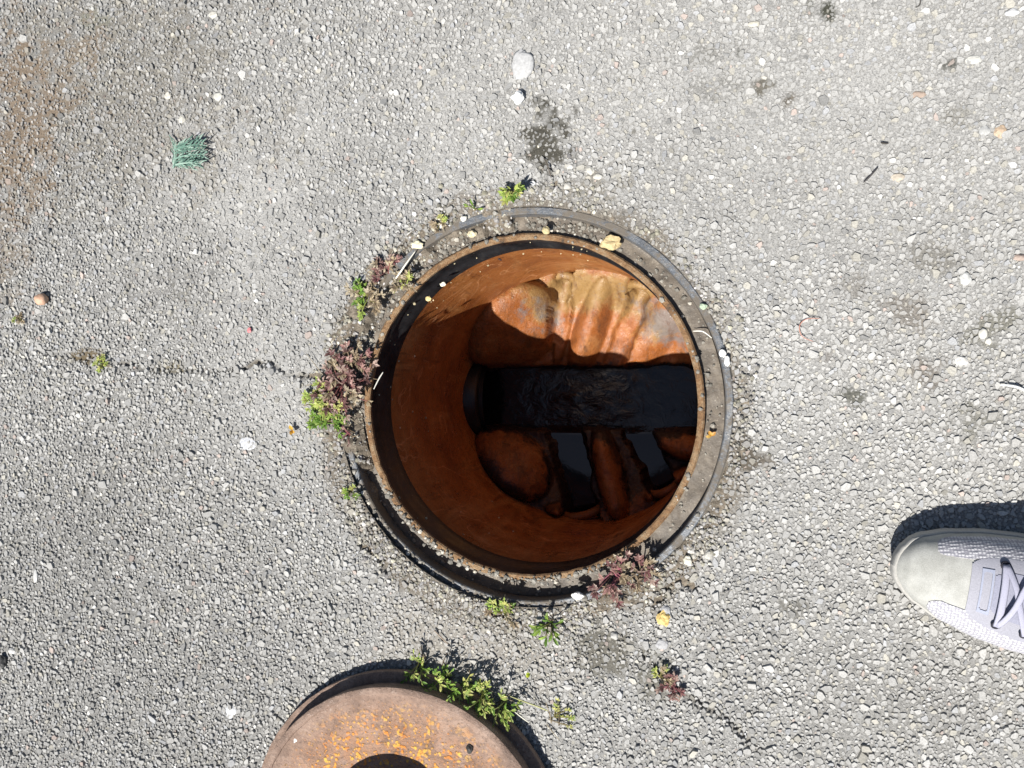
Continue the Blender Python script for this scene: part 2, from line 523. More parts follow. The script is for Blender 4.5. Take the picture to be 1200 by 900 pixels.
Z = Z + 0.0008 * DU * sst(0.0, 0.03, border)
base = base * (1 - DU) + 0.305 * DU
Cc = np.stack([base, base * 0.985, base * 0.95], -1)
Cc = Cc * (1 - dw[..., None]) + dc * dw[..., None]
idx = np.arange(X.size).reshape(X.shape)
q = np.stack([idx[:-1, :-1], idx[1:, :-1], idx[1:, 1:], idx[:-1, 1:]], -1).reshape(-1, 4)
RR2 = np.hypot(X - CX, Y - CY).ravel()
keep = (RR2[q] > edge - 1e-5).all(1)
V = np.stack([X, Y, Z], -1).reshape(-1, 3)
B = 60.0
ov = np.array([(-B, -B, 0), (B, -B, 0), (B, B, 0), (-B, B, 0), (GX0, GY0, 0), (GX1, GY0, 0), (GX1, GY1, 0), (GX0, GY1, 0)])
o = len(V)
oq = np.array([(0, 1, 5, 4), (1, 2, 6, 5), (2, 3, 7, 6), (3, 0, 4, 7)]) + o
V = np.concatenate([V, ov]); Cc = np.concatenate([Cc.reshape(-1, 3), np.ones((8, 3)) * (0.2, 0.197, 0.19)])
ground = link('ground', npmesh('ground', V, quads=np.concatenate([q[keep], oq]), colors=Cc, smooth=True), M['ground'])
tag(ground, 'worn light grey asphalt surface with exposed stone chippings and fine cracks', 'asphalt', kind='structure')

# stone chippings set in the asphalt ------------------------------------------
def darts(x0, x1, y0, y1, sizes, seed, reject=None, fill=1.0):
    """stones packed largest first; returns x, y, r"""
    rd = random.Random(seed)
    cell = 0.011
    grid = {}
    out = []
    area = (x1 - x0) * (y1 - y0)
    for (ra, rb, per_m2) in sizes:
        for _ in range(int(area * per_m2)):
            x = rd.uniform(x0, x1); y = rd.uniform(y0, y1); r = rd.uniform(ra, rb)
            if reject and reject(x, y, r, rd): continue
            cx, cy = int(x / cell + 1000), int(y / cell + 1000)
            ok = True
            for i in (cx - 1, cx, cx + 1):
                for j in (cy - 1, cy, cy + 1):
                    for (a, b, c) in grid.get((i, j), ()):
                        dx = a - x; dy = b - y; s = (c + r) * 0.70
                        if dx * dx + dy * dy < s * s: ok = False; break
                    if not ok: break
                if not ok: break
            if ok:
                grid.setdefault((cx, cy), []).append((x, y, r)); out.append((x, y, r))
    return np.array(out)

def stone_mesh(name, S, zbase, hfac, col, g):
    """S: (n,3) x, y, r; low facetted chippings, 16 triangles each"""
    n, k = len(S), 6
    th0 = g.random(n) * 6.283
    th = th0[:, None] + (np.arange(k) + g.uniform(-0.42, 0.42, (n, k))) * (2 * math.pi / k)
    asp = g.uniform(0.62, 1.0, n); rot = g.random(n) * 6.283
    rb = S[:, 2][:, None] * g.uniform(0.72, 1.25, (n, k))
    lx, ly = rb * np.cos(th) / np.sqrt(asp)[:, None], rb * np.sin(th) * np.sqrt(asp)[:, None]
    c, s = np.cos(rot)[:, None], np.sin(rot)[:, None]
    bx, by = lx * c - ly * s, lx * s + ly * c
    ti = g.uniform(0.62, 0.92, (n, k))
    tx, ty = bx * ti, by * ti
    h = hfac * (0.0008 + 0.55 * S[:, 2]) * g.uniform(0.45, 1.2, n)
    tl = g.normal(0, 1.0, (n, 2)) * (0.19 - 0.07 * sst(0.0, 0.45, S[:, :1]))
    bz = np.repeat((zbase - 0.0012)[:, None], k, 1)
    tz = (zbase + h)[:, None] + tl[:, :1] * tx + tl[:, 1:] * ty
    v = np.empty((n, 2 * k, 3))
    v[:, :k, 0] = bx + S[:, :1]; v[:, :k, 1] = by + S[:, 1:2]; v[:, :k, 2] = bz
    v[:, k:, 0] = tx + S[:, :1]; v[:, k:, 1] = ty + S[:, 1:2]; v[:, k:, 2] = tz
    j = np.arange(k); j2 = (j + 1) % k
    side = np.stack([j, j2, j2 + k, j + k], -1)
    off = (np.arange(n) * 2 * k)[:, None, None]
    qs = np.concatenate([(side[None] + off).reshape(-1, 4),
                         (np.array([[6, 7, 8, 9], [6, 9, 10, 11]])[None] + off).reshape(-1, 4)])
    cols = np.repeat(col[:, None, :], 2 * k, 1).reshape(-1, 3)
    return npmesh(name, v.reshape(-1, 3), quads=qs, colors=cols)

_dc = [(*Pn(*c), r[0] * 0.00088, r[1] * 0.00088, s) for (c, r, col, s) in MOSS]
def rej(x, y, r, rd):
    rr = math.hypot(x - CX, y - CY)
    if rr < RIM_O + r * 0.6: return True
    if rr < RIM_O + 0.015 and rd.random() < 0.25: return True
    # coarser to the right, finer to the left
    if r > 0.0034 and x < 0.1 and rd.random() < 0.55: return True
    for (a, b, c, d, s) in _dc:
        if abs(x - a) < c and abs(y - b) < d and ((x - a) / c) ** 2 + ((y - b) / d) ** 2 < 0.8 and rd.random() < s * 0.6: return True
    return False
SZ = [(0.0042, 0.0056, 900), (0.0031, 0.0042, 11000), (0.0022, 0.0031, 44000), (0.0015, 0.0022, 110000), (0.0010, 0.0015, 80000)]
S = darts(GX0, GX1, GY0, GY1, SZ, 3, rej)
x, y = S[:, 0], S[:, 1]
cd = np.full(x.shape, 1.0)
for pts, wd, s in CRACKS: cd = np.minimum(cd, polyd(x, y, pts) - wd * (0.9 if s > 0.7 else 0.3))
S = S[cd > -S[:, 2] * 0.15]; x, y = S[:, 0], S[:, 1]
g = np.random.default_rng(11)
def stone_cols(x, y, g):
    n1, n2, n3, dw, dc = wear(x, y)
    n = len(x)
    a = np.clip(g.normal(0.31, 0.04, n), 0.18, 0.5)
    a = (a - 0.31) * (1 - 0.35 * sst(0.0, 0.4, x)) + 0.31
    a = a * (0.93 + 0.15 * sst(-0.45, 0.40, x + 0.35 * y)) * (0.85 + 0.3 * n1)
    du = dust(x, y); a = a + (0.315 - a) * 0.55 * du
    pale = g.random(n) < 0.016; a[pale] = g.uniform(0.40, 0.52, pale.sum())
    dark = g.random(n) < 0.05; a[dark] *= 0.7
    c = np.stack([a, a * 0.988, a * 0.955], -1)
    u = g.random(n)
    pk = u < 0.012; c[pk] *= (1.10, 0.94, 0.88)
    bl = (u > 0.03) & (u < 0.09); c[bl] *= (0.97, 0.99, 1.04)
    wm = (u > 0.09) & (u < 0.18); c[wm] *= (1.03, 1.0, 0.92)
    w = (np.clip(dw, 0, 1) * 0.42)[:, None]
    return c * (1 - w) + dc * w
zb = (fbm(x, y, 9.0, 3) - 0.5) * 0.004 + g.uniform(-0.0006, 0.0003, len(x))
hf = 0.92 - 0.15 * sst(-0.1, 0.4, x)
agg = link('chippings', stone_mesh('chippings', S, zb, hf, stone_cols(x, y, g), g), M['stone'], ground)
tag(agg, kind='stuff')
# the same surface goes on round about
TX, TY = (GX1 - GX0) / 2, (GY1 - GY0) / 2
S2 = darts(0, TX, 0, TY, [(a, b, c * 0.8) for a, b, c in SZ[:4]], 9)
g2 = np.random.default_rng(4)
n2_ = len(S2)
a2 = np.clip(g2.normal(0.34, 0.04, n2_), 0.15, 0.55)
me2 = stone_mesh('chippings_around', S2, g2.uniform(-0.0005, 0.0004, n2_), np.full(n2_, 0.7), np.stack([a2, a2 * 0.988, a2 * 0.955], -1), g2)
for i in range(-1, 3):
    for j in range(-1, 3):
        if i in (0, 1) and j in (0, 1): continue
        o2 = link('chippings', me2, M['stone'], ground, (GX0 + i * TX, GY0 + j * TY, 0)); tag(o2, kind='stuff')

def rock(mb, c, r, col, flat=0.7, seed=0, sub=1, rough=0.25):
    """irregular rounded stone"""
    rd = random.Random(seed)
    t = (1 + 5 ** 0.5) / 2
    vs = [Vector(v).normalized() for v in ((-1, t, 0), (1, t, 0), (-1, -t, 0), (1, -t, 0), (0, -1, t), (0, 1, t), (0, -1, -t), (0, 1, -t), (t, 0, -1), (t, 0, 1), (-t, 0, -1), (-t, 0, 1))]
    fs = [(0, 11, 5), (0, 5, 1), (0, 1, 7), (0, 7, 10), (0, 10, 11), (1, 5, 9), (5, 11, 4), (11, 10, 2), (10, 7, 6), (7, 1, 8), (3, 9, 4), (3, 4, 2), (3, 2, 6), (3, 6, 8), (3, 8, 9), (4, 9, 5), (2, 4, 11), (6, 2, 10), (8, 6, 7), (9, 8, 1)]
    for _ in range(sub):
        cache, nf = {}, []
        def mid(a, b):
            k = (min(a, b), max(a, b))
            if k not in cache: vs.append(((vs[a] + vs[b]) / 2).normalized()); cache[k] = len(vs) - 1
            return cache[k]
        for a, b, c2 in fs:
            ab, bc, ca = mid(a, b), mid(b, c2), mid(c2, a)
            nf += [(a, ab, ca), (b, bc, ab), (c2, ca, bc), (ab, bc, ca)]
        fs = nf
    rx, ry, rz = (r if isinstance(r, (tuple, list)) else (r, r, r * flat))
    ang = rd.random() * 6.28; ca_, sa_ = math.cos(ang), math.sin(ang)
    o_ = Vector((rd.random() * 50, rd.random() * 50, 3))
    res = []
    for v in vs:
        k = 1 + rough * 2 * (mnoise.noise(v * 1.3 + o_)) + rough * 0.6 * mnoise.noise(v * 3.1 + o_)
        a, b, z = v.x * rx * k, v.y * ry * k, v.z * rz * k
        if not isinstance(r, (tuple, list)): a, b = a * ca_ - b * sa_, a * sa_ + b * ca_
        res.append(Vector(c) + Vector((a, b, z)))
    mb.add(res, fs, col)

# larger stones that show singly, still bedded in the asphalt
big = [(612, 76, (0.0120, 0.0140, 0.0020), (0.50, 0.50, 0.50)), (1127, 423, (0.0065, 0.004, 0.003), (0.7, 0.68, 0.64)),
       (1131, 327, (0.005, 0.006, 0.0025), (0.6, 0.6, 0.58)), (1186, 15, (0.006, 0.0035, 0.003), (0.72, 0.72, 0.72)),
       (1141, 70, (0.007, 0.004, 0.002), (0.58, 0.57, 0.53)), (1172, 154, (0.0055, 0.006, 0.003), (0.55, 0.42, 0.30)),
       (1154, 153, (0.005, 0.005, 0.002), (0.45, 0.45, 0.44)), (1076, 111, (0.006, 0.0035, 0.0015), (0.40, 0.31, 0.25)),
       (1052, 208, (0.0055, 0.004, 0.002), (0.50, 0.44, 0.36)), (1152, 391, (0.0035, 0.005, 0.0022), (0.66, 0.64, 0.58)),
       (1158, 400, (0.0028, 0.0035, 0.0022), (0.66, 0.64, 0.58)), (268, 833, (0.009, 0.008, 0.0015), (0.52, 0.53, 0.55)),
       (14, 763, (0.006, 0.004, 0.002), (0.60, 0.59, 0.57)), (42, 675, (0.0035, 0.007, 0.002), (0.55, 0.55, 0.54)),
       (290, 520, (0.011, 0.007, 0.0006), (0.52, 0.53, 0.56)), (883, 28, (0.0055, 0.003, 0.0012), (0.6, 0.57, 0.48)),
       (1196, 302, (0.006, 0.003, 0.002), (0.42, 0.33, 0.28)), (692, 200, (0.004, 0.004, 0.003), (0.6, 0.58, 0.52)),
       (665, 218, (0.004, 0.004, 0.003), (0.5, 0.48, 0.44)), (668, 195, (0.004, 0.003, 0.0025), (0.6, 0.58, 0.54)),
       (700, 207, (0.0045, 0.003, 0.002), (0.6, 0.58, 0.52)), (720, 745, (0.004, 0.004, 0.003), (0.5, 0.49, 0.46)),
       (780, 716, (0.005, 0.006, 0.003), (0.46, 0.46, 0.47)), (830, 650, (0.004, 0.005, 0.003), (0.55, 0.53, 0.48)),
       (665, 805, (0.005, 0.003, 0.002), (0.5, 0.49, 0.47)), (652, 755, (0.004, 0.0035, 0.003), (0.55, 0.54, 0.52)),
       (776, 755, (0.006, 0.005, 0.002), (0.40, 0.40, 0.41)), (500, 865, (0.004, 0.004, 0.002), (0.5, 0.49, 0.47)),
       (250, 18, (0.005, 0.004, 0.0022), (0.58, 0.56, 0.5)), (197, 112, (0.004, 0.004, 0.002), (0.6, 0.57, 0.5)),
       (256, 113, (0.005, 0.005, 0.002), (0.56, 0.55, 0.5)), (213, 140, (0.004, 0.0045, 0.002), (0.58, 0.56, 0.5))]
for i, (px, py, r, col) in enumerate(big):
    mb = MB(); c = P(px, py, 0.001); rock(mb, c, r, tuple(k * 0.74 for k in col), seed=40 + i, sub=2, rough=0.16)
    mb.build('embedded_stone', M['pebble'], ground, c, smooth=i % 3 == 0)

# ------------------------------------------------------------------ manhole frame
frame = empty('manhole_surround', (CX, CY, 0))
tag(frame, 'round sunken manhole frame with steel rim, dirty seat and rusty inner lip', 'manhole frame')
def wob(t, r, z):
    d = math.degrees(t) % 360; lo = 0.0075 * math.exp(-((d - 228) / 55) ** 2) + 0.0016 * math.exp(-((d - 110) / 35) ** 2)
    return (0.0006 * math.sin(3 * t + 1) + 0.0004 * math.sin(7 * t), 0.0005 * math.sin(2 * t + 2) + 0.0003 * math.sin(9 * t) - (lo if z > -0.02 else 0))
lathe('outer_rim', [(RIM_O, -0.06), (RIM_O, 0.0008), (RIM_O - 0.0012, 0.002), (RIM_I + 0.001, 0.002), (RIM_I, 0.001), (RIM_I - 0.001, -0.034)], (CX, CY), M['rim'], frame, jit=wob)
SEAT_Z = -0.028
def soil_seat(t):
    """how high dirt fills the seat, by direction (degrees)"""
    d = math.degrees(t) % 360
    pts = [(0, 0.0125), (40, 0.0125), (75, 0.0135), (110, 0.0150), (140, 0.019), (180, 0.017), (205, 0.004), (250, 0.003), (275, 0.008), (300, 0.0135), (330, 0.0135), (360, 0.0135)]
    for (a, b), (c, e) in zip(pts[:-1], pts[1:]):
        if a <= d <= c: return b + (e - b) * (d - a) / (c - a)
    return 0.0
def seat_j(t, r, z):
    f = soil_seat(t)
    n = mnoise.noise(Vector((math.cos(t) * r * 60, math.sin(t) * r * 60, 3)))
    n2 = mnoise.noise(Vector((math.cos(t) * r * 240, math.sin(t) * r * 240, 9)))
    return (0, f + n * 0.0016 + n2 * 0.0012 if RIM_I - 0.0005 > r > LIP_O - 0.0005 else f)
lathe('seat', [(RIM_I - 0.0004 - (RIM_I - LIP_O) * k / 8, SEAT_Z) for k in range(9)], (CX, CY), M['seat'], frame, n=360, jit=seat_j, sharp=80)
def lip_j(t, r, z):
    n = mnoise.noise(Vector((math.cos(t) * 14, math.sin(t) * 14, r * 60)))
    lo = 1.3 if math.degrees(t) % 360 > 200 and math.degrees(t) % 360 < 300 else 0.55
    return (0.0009 * n * lo, 0.0012 * n * lo)
ZL = -0.0055
lathe('inner_lip', [(LIP_O + 0.0005, -0.05), (LIP_O, ZL - 0.002), (LIP_O - 0.0018, ZL), (LIP_I + 0.0015, ZL), (LIP_I, ZL - 0.0015), (LIP_I + 0.0008, ZL - 0.008)], (CX, CY), M['lip'], frame, jit=lip_j)
lathe('collar', [(LIP_I + 0.0012, ZL - 0.006), (LIP_I + 0.0006, -0.024), (LIP_I + 0.0018, -0.025), (LIP_I + 0.0018, -0.046), (LIP_I + 0.0004, -0.048), (LIP_I + 0.0004, Z_COL), (LIP_I + 0.004, Z_COL - 0.001)], (CX, CY), M['collar'], frame)

# crust of grit on the lip and seat
grit = MB(); rd = random.Random(21)
for i in range(1700):
    t = rd.random() * 2 * math.pi; d = math.degrees(t)
    u = rd.random()
    if 205 < d < 300:
        if u < 0.6: r = rd.gauss(LIP_O - 0.001, 0.0022); z = ZL + 0.0003
        else: r = rd.uniform(LIP_O, RIM_I); z = SEAT_Z + soil_seat(t)
    else:
        r = rd.uniform(LIP_O + 0.001, RIM_I - 0.001); z = SEAT_Z + soil_seat(t)
        if u > 0.94: r = rd.uniform(LIP_I + 0.0015, LIP_O - 0.001); z = ZL - 0.0006
        elif (300 < d or d < 60) and u < 0.80: continue
    if 195 < d < 330 and rd.random() < 0.35: r = rd.uniform(RIM_I + 0.001, RIM_O + 0.002); z = 0.002 - wob(t, r, 0)[1] * -1.0
    s = rd.choice((0.0008, 0.001, 0.0014, 0.0018, 0.0026)) * rd.uniform(0.7, 1.2)
    if r < LIP_I + 0.001: continue
    v = rd.uniform(0.10, 0.26) if rd.random() > 0.08 else rd.uniform(0.35, 0.55)
    rock(grit, (CX + r * math.cos(t), CY + r * math.sin(t), z + s * 0.35), s, (v, v * 0.93, v * 0.8), 0.7, i, 0, 0.3)
tag(grit.build('grit_on_seat', M['pebble'], frame), kind='stuff')

# ------------------------------------------------------------------ soil heaped round the frame
NTH, NR = 760, 26
def soil_z(t, r):
    d = math.degrees(t) % 360
    xx, yy = CX + r * math.cos(t), CY + r * math.sin(t)
    n = mnoise.noise(Vector((xx * 55, yy * 55, 1))); nn = mnoise.noise(Vector((xx * 260, yy * 260, 5))); n3_ = mnoise.noise(Vector((xx * 130, yy * 130, 7)))
    def bumpf(c, w, h):
        a = (d - c + 180) % 360 - 180
        return h * math.exp(-(a / w) ** 2)
    hgt = bumpf(172, 26, 0.0075) + bumpf(135, 26, 0.0052) + bumpf(95, 18, 0.0042) + bumpf(60, 18, 0.0030) + bumpf(300, 20, 0.0052) + bumpf(325, 12, 0.0036) + bumpf(258, 22, 0.0035) + bumpf(20, 25, 0.0022) + bumpf(345, 14, 0.0028)
    fall = math.exp(-((r - RIM_O - 0.006) / 0.016) ** 2)
    over = max(bumpf(148, 36, 1.0), bumpf(184, 22, 1.0), 0.85 * bumpf(100, 18, 1.0))
    z = hgt * fall - 0.0035 + n * 0.0026 + n3_ * 0.0022 + nn * 0.0018
    if r < RIM_O: z = z - (1 - min(1, max(0, over * 1.25 + 0.5 * n))) * 0.03 - max(0, (RIM_I + 0.001 - r)) * 0.55
    return z, n, n3_, nn
V, Q, CCo = [], [], []
for i in range(NTH):
    t = 2 * math.pi * i / NTH
    for k in range(NR):
        r = LIP_O + 0.004 + 0.063 * k / (NR - 1)
        z, n, n3_, nn = soil_z(t, r)
        if k == NR - 1: z = -0.006
        V.append((CX + r * math.cos(t), CY + r * math.sin(t), z))
        v = 0.135 + 0.06 * n + 0.06 * n3_ + 0.05 * nn
        CCo.append((v, v * 0.85, v * 0.67))
for i in range(NTH):
    j = (i + 1) % NTH
    for k in range(NR - 1): Q.append((i * NR + k, i * NR + k + 1, j * NR + k + 1, j * NR + k))
so = link('soil', npmesh('soil', V, quads=Q, colors=np.array(CCo), smooth=True), M['soil'])
tag(so, 'dry brown soil gathered in a ring around the manhole frame', 'soil', kind='stuff')
crumb = MB(); rd = random.Random(33)
for i in range(5200):
    t = rd.random() * 2 * math.pi; d = math.degrees(t)
    r = RIM_O + abs(rd.gauss(0.004, 0.016))
    if 85 < d + 360 * (d < 0) < 205 and rd.random() < 0.45: r = rd.uniform(LIP_O + 0.004, RIM_O)
    sz = soil_z(t, r)[0]
    if rd.random() < 0.62 and not (80 < d < 330): continue
    if mnoise.noise(Vector((math.cos(t) * 5, math.sin(t) * 5, 2))) < rd.uniform(-0.5, 0.1): continue
    s = rd.choice((0.0007, 0.001, 0.0013, 0.0017, 0.0024)) * rd.uniform(0.7, 1.25)
    v = rd.uniform(0.12, 0.34) if rd.random() > 0.08 else rd.uniform(0.4, 0.55)
    br = rd.uniform(0.72, 0.95)
    rock(crumb, (CX + r * math.cos(t), CY + r * math.sin(t), (max(sz, 0.0012) if r > RIM_O else sz) + rd.uniform(-0.0002, 0.0006)), s, (v, v * (0.9 + br * 0.06), v * br), 0.7, i + 9000, 0, 0.3)
for i in range(500):
    q_ = P(rd.gauss(640, 120), rd.gauss(742, 34)); s = rd.choice((0.0007, 0.001, 0.0015)) * rd.uniform(0.7, 1.3)
    v = rd.uniform(0.15, 0.4)
    if math.hypot(q_.x - CX, q_.y - CY) < RIM_O: continue
    rock(crumb, (q_.x, q_.y, 0.002), s, (v, v * 0.95, v * 0.85), 0.7, i + 19000, 0, 0.3)
tag(crumb.build('soil_crumbs', M['pebble']), 'loose grit and soil crumbs scattered around the manhole frame', 'grit', kind='stuff')

# ------------------------------------------------------------------ inspection chamber
chamber = empty('inspection_chamber', (BX, BY, -0.45))
tag(chamber, 'deep rust orange inspection chamber with moulded channels inside the manhole', 'chamber')
KF = 0.00088 * (CAM.z - Z_WATER + 0.02) / CAM.z       # metres per pixel down there
FP = P(693, 466, -0.42)
def loc(px, py): 
    p = P(px, py, -0.415); return np.array((p.x - BX, p.y - BY))
YC = float(loc(693, 466)[1])                           # main channel axis
# wall with the mouths of the main pipe cut out
nT, nZ = 288, 72
zz = np.linspace(Z_COL + 0.001, -0.47, nZ)
V, Q = [], []
for i in range(nT):
    t = 2 * math.pi * i / nT
    for z in zz:
        rr = LIP_I + 0.0010 + (SHAFT - LIP_I - 0.001) * min(1, max(0, (Z_COL - z) / 0.33)) + 0.0012 * mnoise.noise(Vector((math.cos(t) * 3, math.sin(t) * 3, z * 14)))
        f = min(1, max(0, (Z_COL - z) / 0.33)); V.append((CX + (BX - CX) * f + rr * math.cos(t), CY + (BY - CY) * f + rr * math.sin(t), z))
PIPE_R, PIPE_Z = 0.050, -0.412
for i in range(nT):
    j = (i + 1) % nT
    for k in range(nZ - 1):
        tm = 2 * math.pi * (i + 0.5) / nT; zm = (zz[k] + zz[k + 1]) / 2
        if math.hypot(SHAFT * math.sin(tm) - YC, zm - PIPE_Z) < PIPE_R + 0.002: continue
        Q.append((i * nZ + k, i * nZ + k + 1, j * nZ + k + 1, j * nZ + k))
wall = link('wall', npmesh('wall', V, quads=Q, smooth=True), M['wall'], chamber)

def gauss2(x, y, c, a, b, ang):
    ca, sa = math.cos(ang), math.sin(ang)
    dx, dy = x - c[0], y - c[1]
    u, v = (dx * ca + dy * sa) / a, (-dx * sa + dy * ca) / b
    return u * u + v * v
def segd(x, y, a, b):
    ab = b - a; L = (ab * ab).sum()
    t = ((x - a[0]) * ab[0] + (y - a[1]) * ab[1]) / L
    tc = np.clip(t, 0, 1.25)
    return np.hypot(x - a[0] - tc * ab[0], y - a[1] - tc * ab[1]), t
SIDE = [(loc(658, 486), loc(682, 592), 0.027, 1.0), (loc(735, 486), loc(778, 565), 0.022, 1.0),
        (loc(650, 446), loc(668, 342), 0.014, 0.22), (loc(712, 446), loc(752, 352), 0.016, 0.50)]
nR, nA = 90, 300
rr = np.linspace(0.0, SHAFT + 0.001, nR)
th = np.linspace(0, 2 * math.pi, nA, endpoint=False)
Rg, Tg = np.meshgrid(rr, th, indexing='ij')
xl, yl = Rg * np.cos(Tg), Rg * np.sin(Tg)
ay = np.abs(yl - YC)
low = sst(0.0, -0.03, yl - YC)
bench = 0.016 + (0.40 - 0.20 * low) * np.clip(ay - 0.045, 0, 1) + 0.03 * sst(0.13, 0.178, Rg) * (1 - 0.5 * low)
def lobe(c, a, b, ang, h, pw=0.55):
    e = gauss2(xl, yl, loc(*c), a, b, R(ang)); return h * np.clip(1 - e, 0, 1) ** pw
# rounded lobes between the channels
bench = bench + lobe((604, 540), 0.070, 0.045, -40, 0.055)
bench = bench + lobe((606, 384), 0.080, 0.060, 30, 0.070)
bench = bench + lobe((716, 552), 0.074, 0.022, -74, 0.042) + lobe((672, 594), 0.036, 0.011, -4, 0.030)
bench = bench + lobe((800, 520), 0.050, 0.022, -12, 0.040) + lobe((786, 562), 0.044, 0.011, 36, 0.030)
bench = bench + lobe((694, 388), 0.078, 0.024, 68, 0.036, 0.8)
bench = bench + lobe((664, 385), 0.060, 0.010, 74, 0.022, 0.8) + lobe((762, 398), 0.080, 0.030, 48, 0.022, 0.9)
warp = (fbm(xl + 7, yl + 1, 45, 3) - 0.5) * 0.016
H = bench
pool = np.zeros_like(H)
for a, b, w, deep in SIDE:
    d, t = segd(xl, yl, a, b)
    d = d + warp
    inv = -0.010 + (0.010 + 0.03) * (1 - deep) + 0.05 * (1 - deep) * np.clip(t, 0, 1)
    u = np.clip(d / w, 0, 1)
    ch = inv + (H - inv) * (1 - np.sqrt(np.clip(1 - u ** 2.6, 0, 1)))
    H = np.where(d < w, np.minimum(H, ch), H)
ay = ay + warp * 0.55
u = np.clip(np.abs(ay) / 0.049, 0, 1)
H = np.where(ay < 0.049, np.minimum(H, -0.022 + (H + 0.022) * (1 - np.sqrt(1 - u ** 3.0))), H)
H += (fbm(xl + 3, yl + 3, 60, 4) - 0.5) * 0.006 + (fbm(xl + 3, yl + 3, 16, 3) - 0.5) * 0.006
ZB = Z_WATER + H
# deposits: R sludge plus shade painted over the lower half, G ochre silt, B grey film
cr = np.zeros(H.shape + (3,))
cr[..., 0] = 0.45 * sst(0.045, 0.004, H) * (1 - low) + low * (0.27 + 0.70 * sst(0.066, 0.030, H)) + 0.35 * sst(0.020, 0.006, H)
e = gauss2(xl, yl, loc(590, 560), 0.055, 0.022, R(-45)); cr[..., 0] += 0.75 * np.exp(-e)
e = gauss2(xl, yl, loc(655, 575), 0.11, 0.018, R(-5)); cr[..., 0] += 0.2 * np.exp(-e)
e = gauss2(xl, yl, loc(630, 520), 0.05, 0.014, R(-42)); cr[..., 0] -= 0.35 * np.exp(-e)
e = gauss2(xl, yl, loc(718, 560), 0.05, 0.010, R(-72)); cr[..., 0] -= 0.25 * np.exp(-e)
e = gauss2(xl, yl, loc(690, 345), 0.11, 0.035, R(0)); cr[..., 1] += 0.75 * np.exp(-e)
e = gauss2(xl, yl, loc(775, 385), 0.06, 0.04, R(-30)); cr[..., 1] += 0.5 * np.exp(-e); cr[..., 2] += 0.45 * np.exp(-e)
e = gauss2(xl, yl, loc(645, 375), 0.03, 0.03, 0); cr[..., 2] += 0.35 * np.exp(-e); cr[..., 1] += 0.3 * np.exp(-e)
cr[..., 2] += 0.15 * (yl > 0)
V = np.stack([xl + BX, yl + BY, ZB], -1).reshape(-1, 3)
idx = np.arange(nR * nA).reshape(nR, nA); idn = np.roll(idx, -1, 1)
Q = np.stack([idx[:-1], idx[1:], idn[1:], idn[:-1]], -1).reshape(-1, 4)
benching = link('benching', npmesh('benching', V, quads=Q[nA:], tris=np.stack([idx[1], idn[1], np.zeros(nA, int)], -1), colors=cr.reshape(-1, 3), smooth=True), M['bench'], chamber)

# main pipe stubs behind the wall and their socket rings; arches of the side inlets
for sgn in (-1, 1):
    mb = MB(); ring = MB(); n = 40
    xs = BX + sgn * math.sqrt(SHAFT ** 2 - YC ** 2) + (0.007 if sgn < 0 else 0.0)
    for (m, prof) in ((mb, [(0.05, -0.02), (0.05, 0.30), (0.0, 0.31)]), (ring, [(0.049, 0.012), (0.049, -0.010), (0.054, -0.014), (0.059, -0.010), (0.060, 0.012)])):
        vs = []
        for (r, dx) in prof:
            for k in range(n):
                t = 2 * math.pi * k / n
                vs.append((xs + sgn * dx, BY + YC + r * math.cos(t), PIPE_Z + r * math.sin(t)))
        fs = [(i * n + k, i * n + (k + 1) % n, (i + 1) * n + (k + 1) % n, (i + 1) * n + k) for i in range(len(prof) - 1) for k in range(n)]
        m.add(vs, fs, (0.1, 0.04, 0.02))
    pipe = mb.build('pipe', M['collar'], chamber, smooth=True)
    ring.build('pipe_socket', M['collar'], pipe, smooth=True)
for a, b, w, deep in SIDE:
    dirv = (b - a) / np.linalg.norm(b - a)
    t = 0.0
    p = a.copy()
    while np.hypot(*(p + dirv * 0.001)) < SHAFT - 0.014: p = p + dirv * 0.001
    nrm = np.array((-dirv[1], dirv[0]))
    z0 = Z_WATER + (0.012 if deep > 0.9 else 0.055)
    mb = MB(); pts = []
    for k in range(19):
        th_ = math.pi * k / 18
        c2 = p + nrm * (w + 0.005) * math.cos(th_) + dirv * 0.010 * math.sin(th_)
        pts.append((BX + c2[0], BY + c2[1], z0 + 0.030 * math.sin(th_)))
    mb.tube(pts, 0.0065, (1, 1, 1), 10)
    mb.v = [tuple(v) for v in mb.v]; mb.c = [(0.25, 0.2 if deep > 0.9 else 0.7, 0.1)] * len(mb.c)
    mb.build('inlet_arch', M['bench'], benching, smooth=True)

# water ------------------------------------------------------------------------
nx, ny = 120, 120
wx = np.linspace(-SHAFT, SHAFT, nx); WX, WY = np.meshgrid(wx, wx, indexing='ij')
act = sst(0.056, 0.040, np.abs(WY - YC)) * (0.10 + 0.9 * np.exp(-((WX - float(loc(690, 465)[0])) / 0.062) ** 2))
WZ = Z_WATER + act * ((fbm(WX + 2, WY + 2, 42, 3) - 0.5) * 0.0035)
act = 0.02 + 0.98 * act
V = np.stack([WX + BX, WY + BY, WZ], -1).reshape(-1, 3)
idx = np.arange(nx * ny).reshape(nx, ny)
Q = np.stack([idx[:-1, :-1], idx[1:, :-1], idx[1:, 1:], idx[:-1, 1:]], -1).reshape(-1, 4)
keep = (np.hypot(WX, WY).ravel()[Q] < SHAFT - 0.0005).all(1)
wc = np.stack([act] * 3, -1).reshape(-1, 3)
water = link('water', npmesh('water', V, quads=Q[keep], colors=wc, smooth=True), M['water'])
tag(water, 'dark water running along the channel at the bottom of the chamber', 'water', kind='structure')

